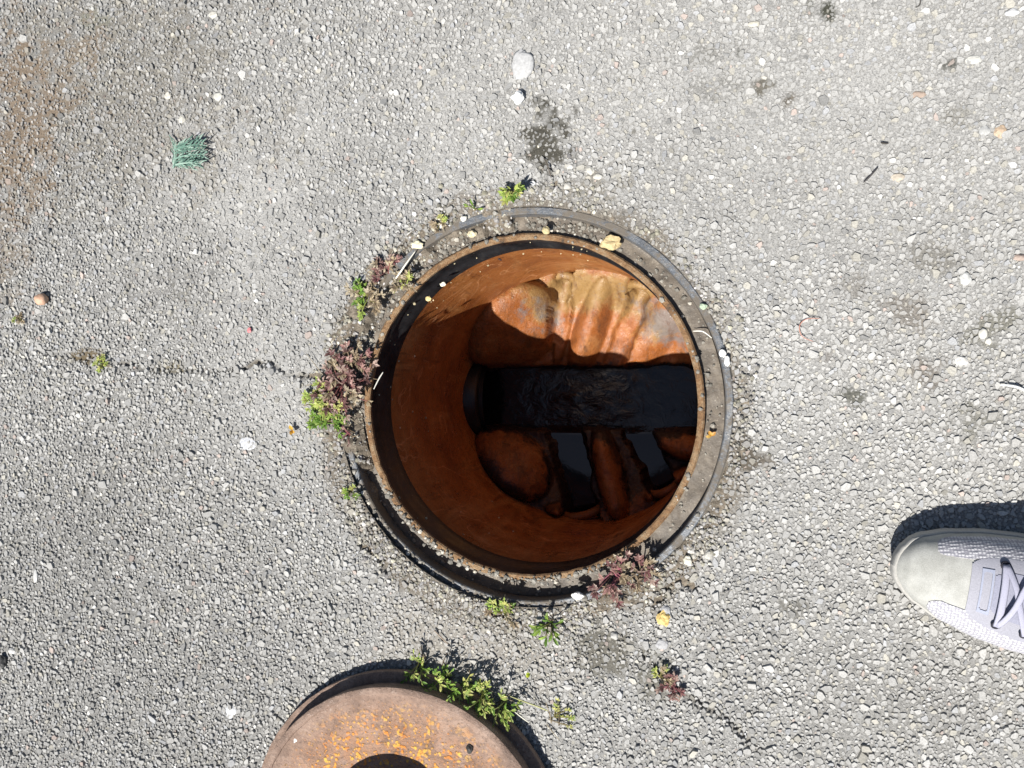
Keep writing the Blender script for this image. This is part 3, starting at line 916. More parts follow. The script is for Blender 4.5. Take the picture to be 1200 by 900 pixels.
# crumbs stuck to the chamber wall and collar
spk = MB(); rd = random.Random(3)
for i in range(60):
    t = R(rd.uniform(70, 250)) ; z = -0.01 - abs(rd.gauss(0, 0.10))
    if z < -0.36: continue
    rr_ = LIP_I + 0.0010 + (SHAFT - LIP_I - 0.001) * min(1, max(0, (Z_COL - z) / 0.33))
    s = rd.choice((0.0005, 0.0007, 0.0009, 0.0014)) * rd.uniform(0.7, 1.3)
    v = rd.uniform(0.3, 0.7)
    f = min(1, max(0, (Z_COL - z) / 0.33))
    rock(spk, (CX + (BX - CX) * f + rr_ * math.cos(t), CY + (BY - CY) * f + rr_ * math.sin(t), z), s, (v, v * 0.86, v * 0.55), 0.8, i, 0, 0.3)
tag(spk.build('wall_crumbs', M['pebble'], chamber), kind='stuff')

# ------------------------------------------------------------------ manhole cover lying beside
cover = empty('manhole_cover', (COVC.x, COVC.y, 0.0))
tag(cover, 'rusty round cast iron manhole cover lying on the asphalt', 'manhole cover')
def cov(name, prof, n=200, jit=None, closed=False):
    o = lathe(name, prof, (0, 0), M['cover'], None, n=n, jit=jit, closed=closed)
    o.parent = cover; return o
def cj(t, r, z):
    n = mnoise.noise(Vector((math.cos(t) * r * 90, math.sin(t) * r * 90, z * 60)))
    return (0.0005 * n, 0.0007 * n)
cov('plate', [(0.1550, 0.0322), (0.151, 0.0305), (0.142, 0.0283), (0.132, 0.0272)] + [(0.132 - 0.011 * k, 0.0268) for k in range(1, 12)] + [(0.0, 0.0268)], jit=cj)
cov('edge_ring', [(0.1535, 0.030), (0.1545, 0.0338), (0.1560, 0.0350), (0.1600, 0.0350), (0.1620, 0.0340), (0.1625, 0.0310), (0.1605, 0.014)], jit=cj)
cov('flange', [(0.1600, 0.0150), (0.1690, 0.0150), (0.1715, 0.0138), (0.1720, 0.0120), (0.1715, 0.0050), (0.160, 0.0030), (0.150, 0.0005), (0.120, 0.0005)], jit=cj)
boss_c = P(452, 985, 0.03) - COVC
bo = lathe('boss', [(0.070, 0.0262), (0.069, 0.060), (0.066, 0.063), (0.050, 0.063), (0.047, 0.058), (0.0, 0.058)], (boss_c.x, boss_c.y), M['cover'], None, n=96, jit=cj)
bo.parent = cover

# ------------------------------------------------------------------ shoe
def interp(tab, s):
    for (a, b), (c, d) in zip(tab[:-1], tab[1:]):
        if a <= s <= c:
            t = (s - a) / (c - a); t = t * t * (3 - 2 * t) * 0.35 + t * 0.65
            return b + (d - b) * t
    return tab[-1][1]
TOE = P(1043, 659, 0.02)
SH_ANG = R(-8.0)
WK = 0.92
SH_W_UP = [(0, 0.0), (0.002, 0.012), (0.006, 0.020), (0.014, 0.029), (0.022, 0.034), (0.045, 0.041), (0.075, 0.046), (0.10, 0.0475), (0.13, 0.048), (0.18, 0.042), (0.22, 0.036), (0.26, 0.034), (0.28, 0.026), (0.287, 0.014), (0.29, 0.0)]
SH_W_LO = [(0, 0.0), (0.002, 0.010), (0.006, 0.017), (0.014, 0.026), (0.022, 0.033), (0.045, 0.046), (0.075, 0.056), (0.10, 0.060), (0.13, 0.061), (0.18, 0.052), (0.22, 0.040), (0.26, 0.036), (0.28, 0.027), (0.287, 0.014), (0.29, 0.0)]
SH_TOP = [(0, 0.032), (0.004, 0.040), (0.012, 0.047), (0.03, 0.054), (0.06, 0.061), (0.08, 0.068), (0.10, 0.078), (0.13, 0.092), (0.16, 0.103), (0.19, 0.110), (0.24, 0.104), (0.29, 0.090)]
shoe = empty('shoe', (TOE.x, TOE.y, 0))
tag(shoe, 'pale grey lace up trainer with white mesh panels standing on the asphalt', 'shoe')
ca, sa = math.cos(SH_ANG), math.sin(SH_ANG)
def sh_w(s, v, z):                    # s along the shoe, v across (+ = up in the photo)
    return (TOE.x + s * ca - v * sa, TOE.y + s * sa + v * ca, z)
def sh_pt(s, p, off=0.0):
    """surface of the upper: s along, p from -1 (near side) to 1 (far side)"""
    wu, wl, top = WK * interp(SH_W_UP, s), WK * interp(SH_W_LO, s), interp(SH_TOP, s)
    a = p * math.pi / 2
    w = wu if p > 0 else wl
    z0 = 0.022
    sx, cz = math.sin(a), math.cos(a)
    y = math.copysign(abs(sx) ** 0.86, sx) * (w + off - 0.0015)
    z = z0 + (top - z0) * max(cz, 0) ** 0.66 + off * cz
    return sh_w(s - off * max(0, 1 - s / 0.02), y, z)
def patch(name, inside, mat, off, parent=shoe, s0=0.0005, s1=0.2895, ns=150, np_=90, thick=True):
    V, Q, ok = [], [], {}
    for i in range(ns + 1):
        s = s0 + (s1 - s0) * i / ns
        for j in range(np_ + 1):
            p = -1 + 2 * j / np_
            V.append(sh_pt(s, p, off))
            ok[(i, j)] = inside(s, p)
    idf = lambda i, j: i * (np_ + 1) + j
    for i in range(ns):
        for j in range(np_):
            if sum((ok[(i, j)], ok[(i + 1, j)], ok[(i, j + 1)], ok[(i + 1, j + 1)])) >= 3:
                Q.append((idf(i, j), idf(i + 1, j), idf(i + 1, j + 1), idf(i, j + 1)))
    used = sorted({k for q_ in Q for k in q_}); mp = {k: n for n, k in enumerate(used)}
    V = [V[k] for k in used]; Q = [tuple(mp[k] for k in q_) for q_ in Q]
    me = bpy.data.meshes.new(name); me.from_pydata(V, [], Q)
    for f in me.polygons: f.use_smooth = True
    o = link(name, me, mat, parent)
    if thick:
        md = o.modifiers.new('thick', 'SOLIDIFY'); md.thickness = off + 0.0006; md.offset = -1
        es = o.modifiers.new('edges', 'EDGE_SPLIT'); es.split_angle = R(40)
    return o
def suede():
    t = NT('pale_suede', 0.95, 0.15)
    n = t.noise(1400, 3, 0.7); b = t.noise(60, 4)
    t.color(t.mix(1.0, t.ramp(b, [(0.35, (0.31, 0.31, 0.29)), (0.65, (0.40, 0.40, 0.38))]), t.ramp(n, [(0.3, 0.8), (0.7, 1.15)]), 'MULTIPLY'))
    t.bump(n, 0.6, 0.0006); return t.m
def meshfab():
    t = NT('white_knit_mesh', 0.85, 0.2)
    v = t.voro(380, 'F1', 'Distance', 0.25)
    t.color(t.mix(t.ramp(v, [(0.36, 0.0), (0.52, 1.0)]), (0.52, 0.515, 0.535), (0.28, 0.275, 0.31)))
    t.bump(v, 0.8, -0.001); return t.m
def plain(name, col, rough=0.8, ns=900, b=0.4):
    t = NT(name, rough, 0.25)
    n = t.noise(ns, 3, 0.7)
    t.color(t.mix(1.0, col, t.ramp(n, [(0.3, 0.85), (0.7, 1.12)]), 'MULTIPLY')); t.bump(n, b, 0.0006)
    return t.m
M['suede'], M['mesh'] = suede(), meshfab()
M['eyestay'] = plain('lavender_grey_overlay', (0.27, 0.27, 0.31), 0.6)
M['lace'] = plain('lilac_lace', (0.33, 0.33, 0.41), 0.8, 1500)
M['sole'] = plain('putty_midsole', (0.36, 0.35, 0.33), 0.8, 500)
M['sock'] = plain('dark_sock', (0.03, 0.03, 0.04), 0.95, 700)
M['tongue'] = plain('grey_tongue', (0.24, 0.245, 0.31), 0.8, 700)
M['loop'] = plain('pale_trim', (0.28, 0.30, 0.38), 0.7, 900)

patch('upper', lambda s, p: not (s > 0.19 and s < 0.268 and abs(p) < 0.50), M['suede'], 0.0)
def in_mesh_far(s, p):
    return ((s - 0.074) / 0.044) ** 4 + ((p - 0.60 - 1.1 * (s - 0.074)) / 0.25) ** 4 < 1 and p > 0.30 and not (s > 0.09 and p < 0.42)
def in_mesh_near(s, p):
    lim = -0.30 - 0.5 * max(0, s - 0.055)
    return s > 0.029 and s < 0.150 and p < lim and p > -0.93 + 3.2 * max(0, 0.062 - s) and (s - 0.029) > 0.06 * (abs(p + 0.55) / 0.45) ** 3
patch('mesh_panel', in_mesh_far, M['mesh'], 0.0010, ns=240, np_=150)
patch('mesh_panel', in_mesh_near, M['mesh'], 0.0010, ns=240, np_=150)
def in_eye(s, p):
    u, v = (s - 0.126) / 0.072, (p + 0.02) / (0.42 + 0.05 * math.sin((s - 0.06) * 20))
    return s > 0.055 and abs(u) ** 5 + abs(v) ** 5 < 1
def in_tongue(s, p): return s > 0.072 and s < 0.215 and abs(p + 0.02) < 0.16 + 0.08 * min(1, max(0, (s - 0.072) / 0.01))
eyestay = patch('eyestay', in_eye, M['eyestay'], 0.0013, ns=240, np_=150)
patch('tongue', in_tongue, M['tongue'], 0.0020, ns=200, np_=120)
patch('throat_trim', lambda s, p: 0.0630 < s < 0.0725 and abs(p + 0.02) < 0.24 and not (0.0655 < s < 0.070 and abs(p + 0.02) < 0.19), M['loop'], 0.0024, ns=400, np_=160)
# seam lines of stitching round the eyestay
# sole
Vs, Qs = [], []
ns_ = 100; lv = [(0.0, -0.006), (0.003, -0.001), (0.010, 0.001), (0.019, 0.0006), (0.0235, -0.0008)]
half = []
for i in range(ns_ + 1): half.append(0.29 * (0.5 - 0.5 * math.cos(math.pi * i / ns_)))
outl = [(s, WK * interp(SH_W_UP, s), 1) for s in half] + [(s, -WK * interp(SH_W_LO, s), -1) for s in half[::-1][1:-1]]
no = len(outl)
for (z, inset) in lv:
    for (s, v, sg) in outl:
        spring = 0.014 * max(0, 1 - s / 0.07) ** 2
        k = 1 + inset / 0.05
        ss = 0.145 + (s - 0.145) * (1 + inset / 0.145)
        Vs.append(sh_w(ss, v * k, z + spring))
for i in range(len(lv) - 1):
    for k in range(no): Qs.append((i * no + k, i * no + (k + 1) % no, (i + 1) * no + (k + 1) % no, (i + 1) * no + k))
Qs.append(tuple(range(no))[::-1]); Qs.append(tuple(range((len(lv) - 1) * no, len(lv) * no)))
me = bpy.data.meshes.new('sole'); me.from_pydata(Vs, [], Qs)
for f in me.polygons: f.use_smooth = len(f.vertices) == 4
link('sole', me, M['sole'], shoe)
# laces: crossing bars and eyelets
def lace(pts, w=0.0025, h=0.0010):
    mb = MB(); vs, fs = [], []
    for i, p in enumerate(pts):
        p = Vector(p); d = (Vector(pts[min(i + 1, len(pts) - 1)]) - Vector(pts[max(i - 1, 0)])).normalized()
        sd_ = d.cross(Vector((0, 0, 1))).normalized(); up = sd_.cross(d)
        for k in range(8):
            t = 2 * math.pi * k / 8
            vs.append(p + sd_ * w * math.cos(t) + up * h * math.sin(t))
    n = len(pts)
    for i in range(n - 1):
        for k in range(8): fs.append((i * 8 + k, i * 8 + (k + 1) % 8, (i + 1) * 8 + (k + 1) % 8, (i + 1) * 8 + k))
    fs.append(tuple(range(8))[::-1]); fs.append(tuple(range(n * 8 - 8, n * 8)))
    mb.add(vs, fs, (1, 1, 1)); mb.build('lace', M['lace'], shoe, smooth=True)
rows = [0.079, 0.098, 0.117, 0.137, 0.157, 0.178]
for i, s in enumerate(rows):
    for p in (-0.33, 0.29):
        mb = MB(); c = Vector(sh_pt(s, p, 0.003)); nrm_ = (Vector(sh_pt(s, p, 0.02)) - c).normalized()
        a_ = nrm_.orthogonal().normalized(); b_ = nrm_.cross(a_)
        pts = [c + (a_ * math.cos(t) + b_ * math.sin(t)) * 0.0032 for t in [2 * math.pi * k / 14 for k in range(15)]]
        mb.tube(pts, 0.0011, (1, 1, 1), 6, cap=False); mb.build('eyelet', M['sock'], eyestay, smooth=True)
    def arc(sa_, pa, sb_, pb, lift):
        return [sh_pt(sa_ + (sb_ - sa_) * k / 12, pa + (pb - pa) * k / 12, 0.0045 + lift * math.sin(math.pi * k / 12)) for k in range(13)]
    if i == 0: lace(arc(s, -0.33, s, 0.29, 0.0012), 0.0030)
    if i < len(rows) - 1:
        lace(arc(s, 0.29, rows[i + 1], -0.33, 0.0022)); lace(arc(s, -0.33, rows[i + 1], 0.29, 0.0042))
# ankle in a dark sock closes the opening
Vs, Qs, n = [], [], 32
for (z, k) in ((0.05, 1.0), (0.085, 0.98), (0.11, 0.92), (0.14, 0.86), (0.165, 0.82), (0.17, 0.70)):
    for i in range(n):
        t = 2 * math.pi * i / n
        Vs.append(sh_w(0.229 + 0.044 * k * math.cos(t), -0.002 + 0.030 * k * math.sin(t), z))
for r_ in range(5):
    for i in range(n): Qs.append((r_ * n + i, r_ * n + (i + 1) % n, (r_ + 1) * n + (i + 1) % n, (r_ + 1) * n + i))
Qs.append(tuple(range(5 * n, 6 * n)))
me = bpy.data.meshes.new('sock'); me.from_pydata(Vs, [], Qs)
for f in me.polygons: f.use_smooth = True
link('sock', me, M['sock'], shoe)

# ------------------------------------------------------------------ weeds
GREEN = [(0.15, 0.26, 0.04), (0.21, 0.31, 0.055), (0.10, 0.19, 0.03), (0.27, 0.34, 0.08)]
PALE = [(0.34, 0.40, 0.10), (0.42, 0.42, 0.14), (0.26, 0.34, 0.08)]
RED = [(0.17, 0.075, 0.075), (0.30, 0.17, 0.15), (0.11, 0.055, 0.05), (0.36, 0.26, 0.22)]
DEAD = [(0.26, 0.20, 0.13), (0.36, 0.29, 0.19), (0.16, 0.12, 0.08), (0.42, 0.36, 0.26)]
def leaf(mb, base, d, up, L, W, col, lobes=True):
    d = d.normalized(); s = d.cross(up).normalized(); n = s.cross(d)
    if lobes:
        prof = [(0.0, 0.05), (0.22, 0.30), (0.36, 0.62), (0.46, 0.34), (0.62, 0.66), (0.72, 0.34), (0.88, 0.22), (1.0, 0.0)]
    else:
        prof = [(0.0, 0.04), (0.3, 0.42), (0.6, 0.5), (0.85, 0.28), (1.0, 0.0)]
    vs, fs = [], []
    for (t, w) in prof:
        c = base + d * (t * L) + n * (0.22 * L * math.sin(t * 2.4))
        vs += [c + s * w * W + n * 0.12 * L * w, c - n * 0.02 * L, c - s * w * W + n * 0.12 * L * w]
    for i in range(len(prof) - 1):
        a = i * 3; fs += [(a, a + 1, a + 4, a + 3), (a + 1, a + 2, a + 5, a + 4)]
    mb.add(vs, fs, col)
def weed(name, label, px, py, spread, height, nst, nleaf, size, pals, seed, z=0.001, cat='weed', aim=None, lobes=True, stemcol=(0.18, 0.16, 0.06), group=None):
    rd = random.Random(seed)
    b = P(px, py, z)
    root = empty(name, b)
    tag(root, label, cat, group)
    st, fo = MB(), MB()
    for i in range(nst):
        if aim: ang = R(aim[0]) + rd.uniform(-1, 1) * R(aim[1])
        else: ang = rd.random() * 6.283
        L = spread * rd.uniform(0.45, 1.0); hz = height * rd.uniform(0.4, 1.0)
        o_ = b + Vector((rd.uniform(-1, 1), rd.uniform(-1, 1), 0)) * spread * 0.18
        dirn = Vector((math.cos(ang), math.sin(ang), 0))
        side = Vector((-dirn.y, dirn.x, 0)) * rd.uniform(-0.3, 0.3)
        pts = [o_ + dirn * L * t + side * L * t * t + Vector((0, 0, hz * math.sin(min(1, t * 1.1) * 1.75))) for t in (0, 0.25, 0.5, 0.75, 1.0)]
        pal = rd.choice(pals)
        sc = stemcol if rd.random() < 0.6 else rd.choice(pal)
        st.tube(pts, [0.0008, 0.0007, 0.0006, 0.0005, 0.0004], sc, 5)
        for k in range(nleaf):
            t = 1.0 if k == 0 else rd.uniform(0.3, 1.0)
            i0 = min(3, int(t * 4)); fr = t * 4 - i0
            p = pts[i0].lerp(pts[i0 + 1], fr)
            lobe_n = 3 if lobes else 1
            a0 = ang + rd.uniform(-1.3, 1.3) if k else ang
            up = Vector((rd.uniform(-0.5, 0.5), rd.uniform(-0.5, 0.5), 1)).normalized()
            base_c = rd.choice(pal); f = rd.uniform(0.75, 1.25); col = tuple(min(0.8, c * f) for c in base_c)
            for m in range(lobe_n):
                aa = a0 + (m - (lobe_n - 1) / 2) * 0.85
                dv = Vector((math.cos(aa), math.sin(aa), rd.uniform(-0.15, 0.45)))
                s = size * rd.uniform(0.65, 1.15)
                leaf(fo, p, dv, up, s, s * 0.36, col, lobes)
    for i in range(nst // 2 + 1):
        ang = rd.random() * 6.283; L = spread * rd.uniform(0.4, 1.1)
        o_ = b + Vector((rd.uniform(-1, 1), rd.uniform(-1, 1), 0)) * spread * 0.5
        dv = Vector((math.cos(ang), math.sin(ang), rd.uniform(0, 0.35)))
        st.tube([o_, o_ + dv * L * 0.5 + Vector((0, 0, 0.001)), o_ + dv * L + Vector((rd.uniform(-1, 1), rd.uniform(-1, 1), 0)) * L * 0.2], [0.0006, 0.0005, 0.0003], rd.choice(DEAD), 4)
    st.build('stem', M['leaf'], root); fo.build('foliage', M['leaf'], root)
    return root
# the straggling clump at the left of the frame
weed('weed', 'bright green low weed at the left edge of the frame, foot of the big clump', 392, 492, 0.022, 0.012, 12, 5, 0.0075, [GREEN, GREEN, PALE], 1)
weed('weed', 'pale yellow-green seedling tuft just left of the big reddish clump', 374, 470, 0.014, 0.007, 7, 4, 0.0065, [PALE], 2)
weed('weed', 'reddish straggling weed clump covering the left side of the frame', 404, 452, 0.034, 0.016, 20, 5, 0.0085, [RED, DEAD, RED], 3, stemcol=(0.24, 0.09, 0.09))
weed('weed', 'withered brown weed draped over the frame above the red clump', 412, 424, 0.026, 0.012, 13, 4, 0.008, [DEAD, DEAD, RED], 4, stemcol=(0.30, 0.22, 0.15))
weed('weed', 'yellowing weed sprig in the middle of the left clump', 388, 460, 0.016, 0.014, 7, 5, 0.007, [PALE, GREEN], 5)
weed('weed', 'small pink stemmed sprig on the rim below the left clump', 410, 507, 0.011, 0.008, 6, 2, 0.005, [RED], 6, lobes=False, stemcol=(0.36, 0.12, 0.14))
weed('weed', 'green weed tuft on the upper left of the frame', 430, 350, 0.020, 0.010, 10, 5, 0.0075, [GREEN, PALE, DEAD], 7)
weed('weed', 'dark red weed tuft on the upper left rim beside the pale straw', 454, 318, 0.017, 0.010, 9, 4, 0.0065, [RED, DEAD], 8, stemcol=(0.25, 0.10, 0.09))
weed('weed', 'dry beige weed hanging over the upper left lip', 474, 332, 0.016, 0.007, 8, 4, 0.0065, [DEAD, PALE], 9)
weed('weed', 'yellow-green weed standing behind the top of the frame', 606, 226, 0.013, 0.024, 6, 5, 0.0075, [PALE, GREEN], 10)
weed('weed', 'tiny two leaved green seedling at the top left of the frame', 557, 245, 0.006, 0.010, 3, 2, 0.007, [GREEN], 11, lobes=False)
weed('weed', 'mossy yellow tuft on the upper left rim', 518, 262, 0.010, 0.005, 6, 4, 0.0045, [PALE, DEAD], 12)
weed('weed', 'thin green and brown weed below the bottom of the frame', 590, 716, 0.015, 0.012, 8, 4, 0.0065, [PALE, DEAD, GREEN], 13)
weed('weed', 'bright green weed star between the frame and the cover', 645, 729, 0.013, 0.020, 8, 4, 0.0085, [GREEN], 14, lobes=False)
weed('weed', 'pink red feathery weed over the lower right of the frame', 722, 672, 0.026, 0.014, 13, 4, 0.0075, [RED, RED, DEAD], 15, stemcol=(0.40, 0.14, 0.18))
weed('weed', 'pale dry weed crumpled on the lower right rim', 748, 668, 0.018, 0.010, 9, 4, 0.007, [DEAD, RED], 16, stemcol=(0.32, 0.25, 0.18))
weed('weed', 'small dark red weed on the asphalt crack at the lower right', 789, 803, 0.013, 0.008, 8, 3, 0.006, [RED, RED], 17, stemcol=(0.30, 0.10, 0.12))
weed('weed', 'withered grey-green sprig beside the small dark red weed', 775, 793, 0.012, 0.006, 6, 3, 0.006, [DEAD, PALE], 18)
weed('weed', 'yellowish moss tuft growing in the long crack on the left', 122, 425, 0.009, 0.006, 7, 4, 0.0045, [PALE], 19)
weed('weed', 'sparse green sprig by the lower left of the frame', 413, 575, 0.009, 0.008, 5, 3, 0.005, [GREEN, PALE], 20)
weed('weed', 'pale green trailing weed at the right of the cover', 650, 842, 0.020, 0.003, 6, 3, 0.004, [PALE], 21, aim=(20, 60))
weed('weed', 'faint yellow moss tuft at the far left edge', 24, 372, 0.008, 0.004, 5, 4, 0.004, [PALE, DEAD], 26)
# weed leaning over the cover's edge
for (px, py, lab, sp, hh, nn_, sd_, pl) in (
    (494, 779, 'bright green weed at the top of the rusty cover, uppermost of its row', 0.016, 0.026, 9, 22, [GREEN, GREEN, PALE]),
    (521, 792, 'leafy green weed leaning over the upper right edge of the rusty cover', 0.018, 0.034, 13, 23, [GREEN, PALE, GREEN]),
    (545, 800, 'dense green weed in the middle of the row along the cover edge', 0.018, 0.034, 14, 24, [GREEN, PALE]),
    (569, 808, 'pale leaved weed near the lower end of the row along the cover edge', 0.018, 0.032, 14, 25, [PALE, GREEN, PALE]),
    (592, 822, 'trailing pale weed at the lower end of the row beside the cover', 0.018, 0.026, 10, 27, [PALE, GREEN])):
    weed('weed', lab, px, py, sp, hh, nn_, 7, 0.0064, pl, sd_, aim=(-35, 130), lobes=False, stemcol=(0.30, 0.32, 0.12), group='weeds along the cover edge')

# ------------------------------------------------------------------ small loose things
def pebble(name, label, px, py, r, col, z=0.0, flat=0.75, seed=1, cat='stone', smooth=False, rough=0.2):
    mb = MB(); rz = r[2] if isinstance(r, tuple) else r * flat
    c = P(px, py, z + rz * 0.85); rock(mb, c, r, col, flat, seed, 2, rough)
    o = mb.build(name, M['pebble'], None, c, smooth)
    tag(o, label, cat); return o
pebble('pebble', 'small bright white stone lying on the asphalt at the top', 607, 114, (0.0060, 0.0062, 0.0056), (0.82, 0.82, 0.80), 0.001, seed=3)
pebble('pebble', 'smooth pinkish brown pebble at the left edge of the asphalt', 48, 351, (0.0082, 0.0068, 0.0062), (0.46, 0.29, 0.20), 0.001, seed=5, smooth=True, rough=0.1)
pebble('pebble', 'large yellowish crumb of mortar on the upper right lip', 716, 285, (0.0100, 0.0062, 0.0042), (0.44, 0.34, 0.18), ZL - 0.002, seed=6, rough=0.32)
pebble('pebble', 'pale yellow crumb on the lip at the top of the frame', 640, 270, (0.0042, 0.0040, 0.0035), (0.46, 0.38, 0.21), ZL, seed=7)
pebble('pebble', 'pale crumb on the upper left seat below the yellow tuft', 553, 274, (0.0048, 0.0036, 0.0030), (0.55, 0.48, 0.32), ZL - 0.002, seed=8)
pebble('pebble', 'oblong cream stone on the upper left rim at the straw end', 489, 287, (0.0068, 0.0042, 0.0038), (0.66, 0.60, 0.42), 0.001, seed=9)
pebble('pebble', 'small white crumb on the top left of the rim', 543, 256, (0.0035, 0.003, 0.0025), (0.68, 0.66, 0.58), 0.003, seed=10)
pebble('pebble', 'upper white stone beside the right rim', 847, 414, (0.0030, 0.0036, 0.0028), (0.78, 0.77, 0.74), 0.002, seed=11)
pebble('pebble', 'lower white stone beside the right rim', 852, 423, (0.0028, 0.0050, 0.0030), (0.75, 0.74, 0.72), 0.002, seed=12)
pebble('pebble', 'greenish stone on the right rim', 824, 359, (0.0035, 0.0030, 0.0025), (0.36, 0.44, 0.32), 0.002, seed=13)
pebble('pebble', 'white angular stone below the bottom of the frame', 677, 698, (0.0058, 0.0038, 0.0030), (0.66, 0.65, 0.62), 0.002, seed=14)
pebble('pebble', 'yellow ochre crumb on the asphalt right of the red weed', 778, 725, (0.0062, 0.0066, 0.0030), (0.52, 0.38, 0.14), 0.001, seed=15, rough=0.32)
pebble('pebble', 'small pale stone under the lower right rim', 806, 657, (0.0042, 0.0045, 0.0030), (0.58, 0.55, 0.46), 0.002, seed=16)
pebble('pebble', 'dark stone at the left edge near the bottom corner', 3, 775, (0.0060, 0.0068, 0.0040), (0.03, 0.03, 0.03), 0.0, seed=17)
pebble('pebble', 'tiny yellow crumb on the wall of the chamber', 502, 350, (0.0032, 0.0028, 0.0025), (0.66, 0.52, 0.24), -0.030, seed=18)
pebble('pebble', 'white crumb on the black collar', 519, 333, (0.0036, 0.0024, 0.0022), (0.7, 0.66, 0.52), -0.030, seed=19)
pebble('pebble', 'white flake on the rusty cover near its upper left edge', 345, 864, (0.0038, 0.0058, 0.0014), (0.70, 0.69, 0.67), 0.028, seed=20)
pebble('pebble', 'black crumb on the rusty cover', 550, 878, (0.0036, 0.0044, 0.0022), (0.03, 0.028, 0.026), 0.0265, seed=21)
pebble('pebble', 'grey flake on the rusty cover near the weed', 573, 861, (0.0042, 0.0034, 0.0014), (0.45, 0.42, 0.40), 0.028, seed=22)
pebble('pebble', 'tiny red speck of stone on the asphalt left of the crack', 292, 387, (0.0026, 0.0028, 0.0014), (0.50, 0.16, 0.17), 0.002, seed=23)

def leaf_flat(label, px, py, size, col, seed, name='dead_leaf', cat='leaf', z=0.004):
    rd = random.Random(seed); mb = MB(); c = P(px, py, z)
    for m in range(3):
        a = rd.random() * 6.28
        leaf(mb, c, Vector((math.cos(a), math.sin(a), rd.uniform(0, 0.7))), Vector((rd.uniform(-0.4, 0.4), rd.uniform(-0.4, 0.4), 1)).normalized(), size, size * 0.6, tuple(k * rd.uniform(0.8, 1.15) for k in col), False)
    tag(mb.build(name, M['leaf'], None, c), label, cat)
leaf_flat('tiny curled orange-yellow leaf on the asphalt left of the frame', 343, 504, 0.007, (0.62, 0.36, 0.06), 2)
leaf_flat('small lime green leaf fragment between cover and frame', 621, 790, 0.005, (0.48, 0.50, 0.05), 5)
leaf_flat('orange needle leaf on the right seat of the frame', 834, 511, 0.006, (0.55, 0.30, 0.06), 7, z=-0.010)

def stalk(label, pts, r, col, name='straw', cat='straw', mat='dry'):
    mb = MB(); W = [P(*p) for p in pts]
    # Catmull-Rom through the points
    out = []
    for i in range(len(W) - 1):
        p0, p1, p2, p3 = W[max(i - 1, 0)], W[i], W[i + 1], W[min(i + 2, len(W) - 1)]
        for k in range(6):
            t = k / 6
            out.append(0.5 * ((2 * p1) + (p2 - p0) * t + (2 * p0 - 5 * p1 + 4 * p2 - p3) * t * t + (3 * p1 - p0 - 3 * p2 + p3) * t ** 3))
    out.append(W[-1])
    n = len(out)
    mb.tube(out, [r * (1 - 0.5 * abs(2 * i / (n - 1) - 1) ** 2) for i in range(n)], col, 6)
    tag(mb.build(name, M[mat], None, out[0], True), label, cat)
stalk('pale straw leaning on the upper left rim', [(487, 294, 0.006), (476, 309, 0.010), (467, 322, 0.008), (461, 330, 0.003)], 0.0010, (0.66, 0.63, 0.55))
stalk('white straw hanging over the black collar on the left', [(438, 456, -0.002), (444, 444, -0.006), (449, 436, -0.008)], 0.0008, (0.66, 0.64, 0.58))
stalk('thin white curved stalk lying across the right seat', [(812, 388, -0.010), (822, 388, -0.008), (828, 391, -0.006), (834, 396, -0.003)], 0.0007, (0.70, 0.68, 0.62))
stalk('white grass blade on the asphalt at the right edge', [(1172, 451, 0.005), (1185, 452, 0.006), (1196, 455, 0.006), (1210, 462, 0.004)], 0.0012, (0.72, 0.72, 0.70))
stalk('thin dark twig on the asphalt at the upper right', [(1012, 214, 0.004), (1020, 206, 0.005), (1029, 196, 0.005)], 0.0008, (0.05, 0.045, 0.045), 'twig', 'twig')
stalk('short dark twig left of the thin dark twig', [(1032, 167, 0.004), (1036, 168, 0.005), (1041, 168, 0.004)], 0.0009, (0.05, 0.045, 0.04), 'twig', 'twig')
stalk('fine reddish looped fibre on the asphalt right of the frame', [(961, 373, 0.004), (945, 374, 0.005), (937, 382, 0.005), (940, 394, 0.005), (953, 400, 0.004)], 0.00045, (0.42, 0.20, 0.15), 'fibre', 'fibre')
stalk('small dark twig stuck on the orange wall at the top', [(580, 299, -0.10), (584, 303, -0.09), (588, 305, -0.09)], 0.0011, (0.03, 0.02, 0.02), 'twig', 'twig')
stalk('dry brown stalk on the silt above the weeds by the cover', [(508, 738, 0.004), (517, 747, 0.005), (525, 755, 0.004)], 0.0007, (0.28, 0.22, 0.17), 'twig', 'twig')
stalk('long pale stem trailing right from the weed by the cover', [(598, 816, 0.03), (614, 822, 0.018), (630, 828, 0.006), (642, 833, 0.004)], 0.0008, (0.40, 0.40, 0.18))
stalk('pale dry stalk sticking out of the weed beside the cover', [(603, 834, 0.02), (612, 841, 0.022), (620, 847, 0.020)], 0.0007, (0.62, 0.60, 0.50))
stalk('dark stem lying in the moss patch above the frame', [(637, 185, 0.004), (642, 195, 0.006), (646, 209, 0.004)], 0.0007, (0.10, 0.085, 0.07), 'twig', 'twig')
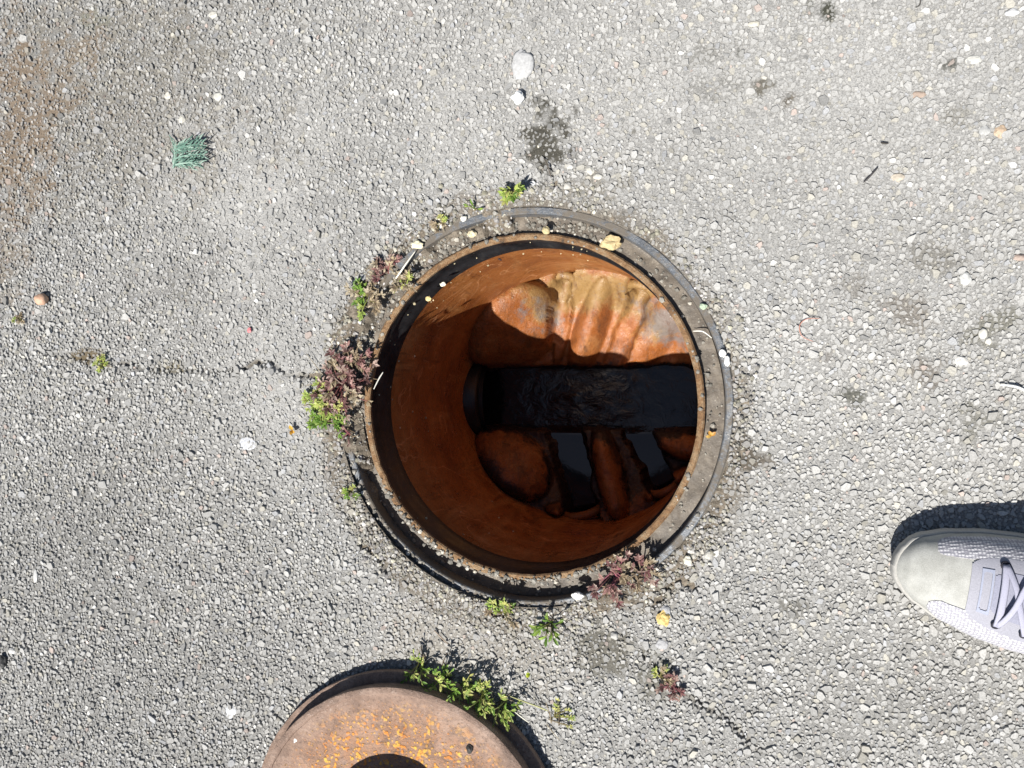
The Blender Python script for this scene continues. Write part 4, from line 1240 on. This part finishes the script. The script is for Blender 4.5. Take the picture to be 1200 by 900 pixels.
stalk('dark curved twig at the top edge on the right', [(1073, 9, 0.003), (1078, 5, 0.004), (1079, -3, 0.004)], 0.0007, (0.07, 0.065, 0.06), 'twig', 'twig')

# conifer sprig
def sprig():
    rd = random.Random(12)
    b = P(203, 196, 0.003)
    root = empty('conifer_sprig', b)
    tag(root, 'flat blue-green conifer sprig lying on the asphalt at upper left', 'sprig')
    k = 0.00088
    def W(px, py, z): return P(px, py, z)
    main = MB(); side = MB()
    cols = [(0.17, 0.30, 0.24), (0.24, 0.38, 0.31), (0.12, 0.22, 0.18), (0.36, 0.50, 0.42)]
    lines = [((203, 197), (206, 180), (204, 164)), ((205, 190), (218, 184), (236, 186)), ((205, 180), (218, 174), (237, 175)), ((205, 173), (216, 166), (234, 163)), ((204, 194), (214, 192), (226, 195)), ((205, 186), (220, 180), (238, 181)), ((205, 176), (216, 170), (236, 169)), ((206, 193), (220, 189), (234, 192))]
    for li, L in enumerate(lines):
        pts = []
        for s in range(9):
            t = s / 8
            a = [(1 - t) ** 2 * L[0][m] + 2 * t * (1 - t) * L[1][m] + t * t * L[2][m] for m in (0, 1)]
            pts.append(W(a[0], a[1], 0.004 + 0.004 * math.sin(t * 2.6) + 0.001 * li))
        main.tube(pts, [0.0011 - 0.0005 * s / 8 for s in range(9)], rd.choice(cols), 6)
        for s in range(1, 9):
            for sg in (-1, 1):
                if rd.random() < 0.12: continue
                p = pts[s]; d = (pts[min(s + 1, 8)] - pts[s - 1]).normalized()
                a = d.to_2d(); an = math.atan2(a.y, a.x) + sg * R(rd.uniform(28, 48)); ln = rd.uniform(0.004, 0.0085)
                e1 = p + Vector((math.cos(an), math.sin(an), 0.1)) * ln * 0.6
                e2 = e1 + Vector((math.cos(an - sg * 0.4), math.sin(an - sg * 0.4), rd.uniform(-0.1, 0.4))) * ln * 0.6
                side.tube([p, e1, e2], [0.0007, 0.0007, 0.0003], rd.choice(cols), 5)
    main.build('stem', M['leaf'], root); side.build('foliage', M['leaf'], root)
sprig()
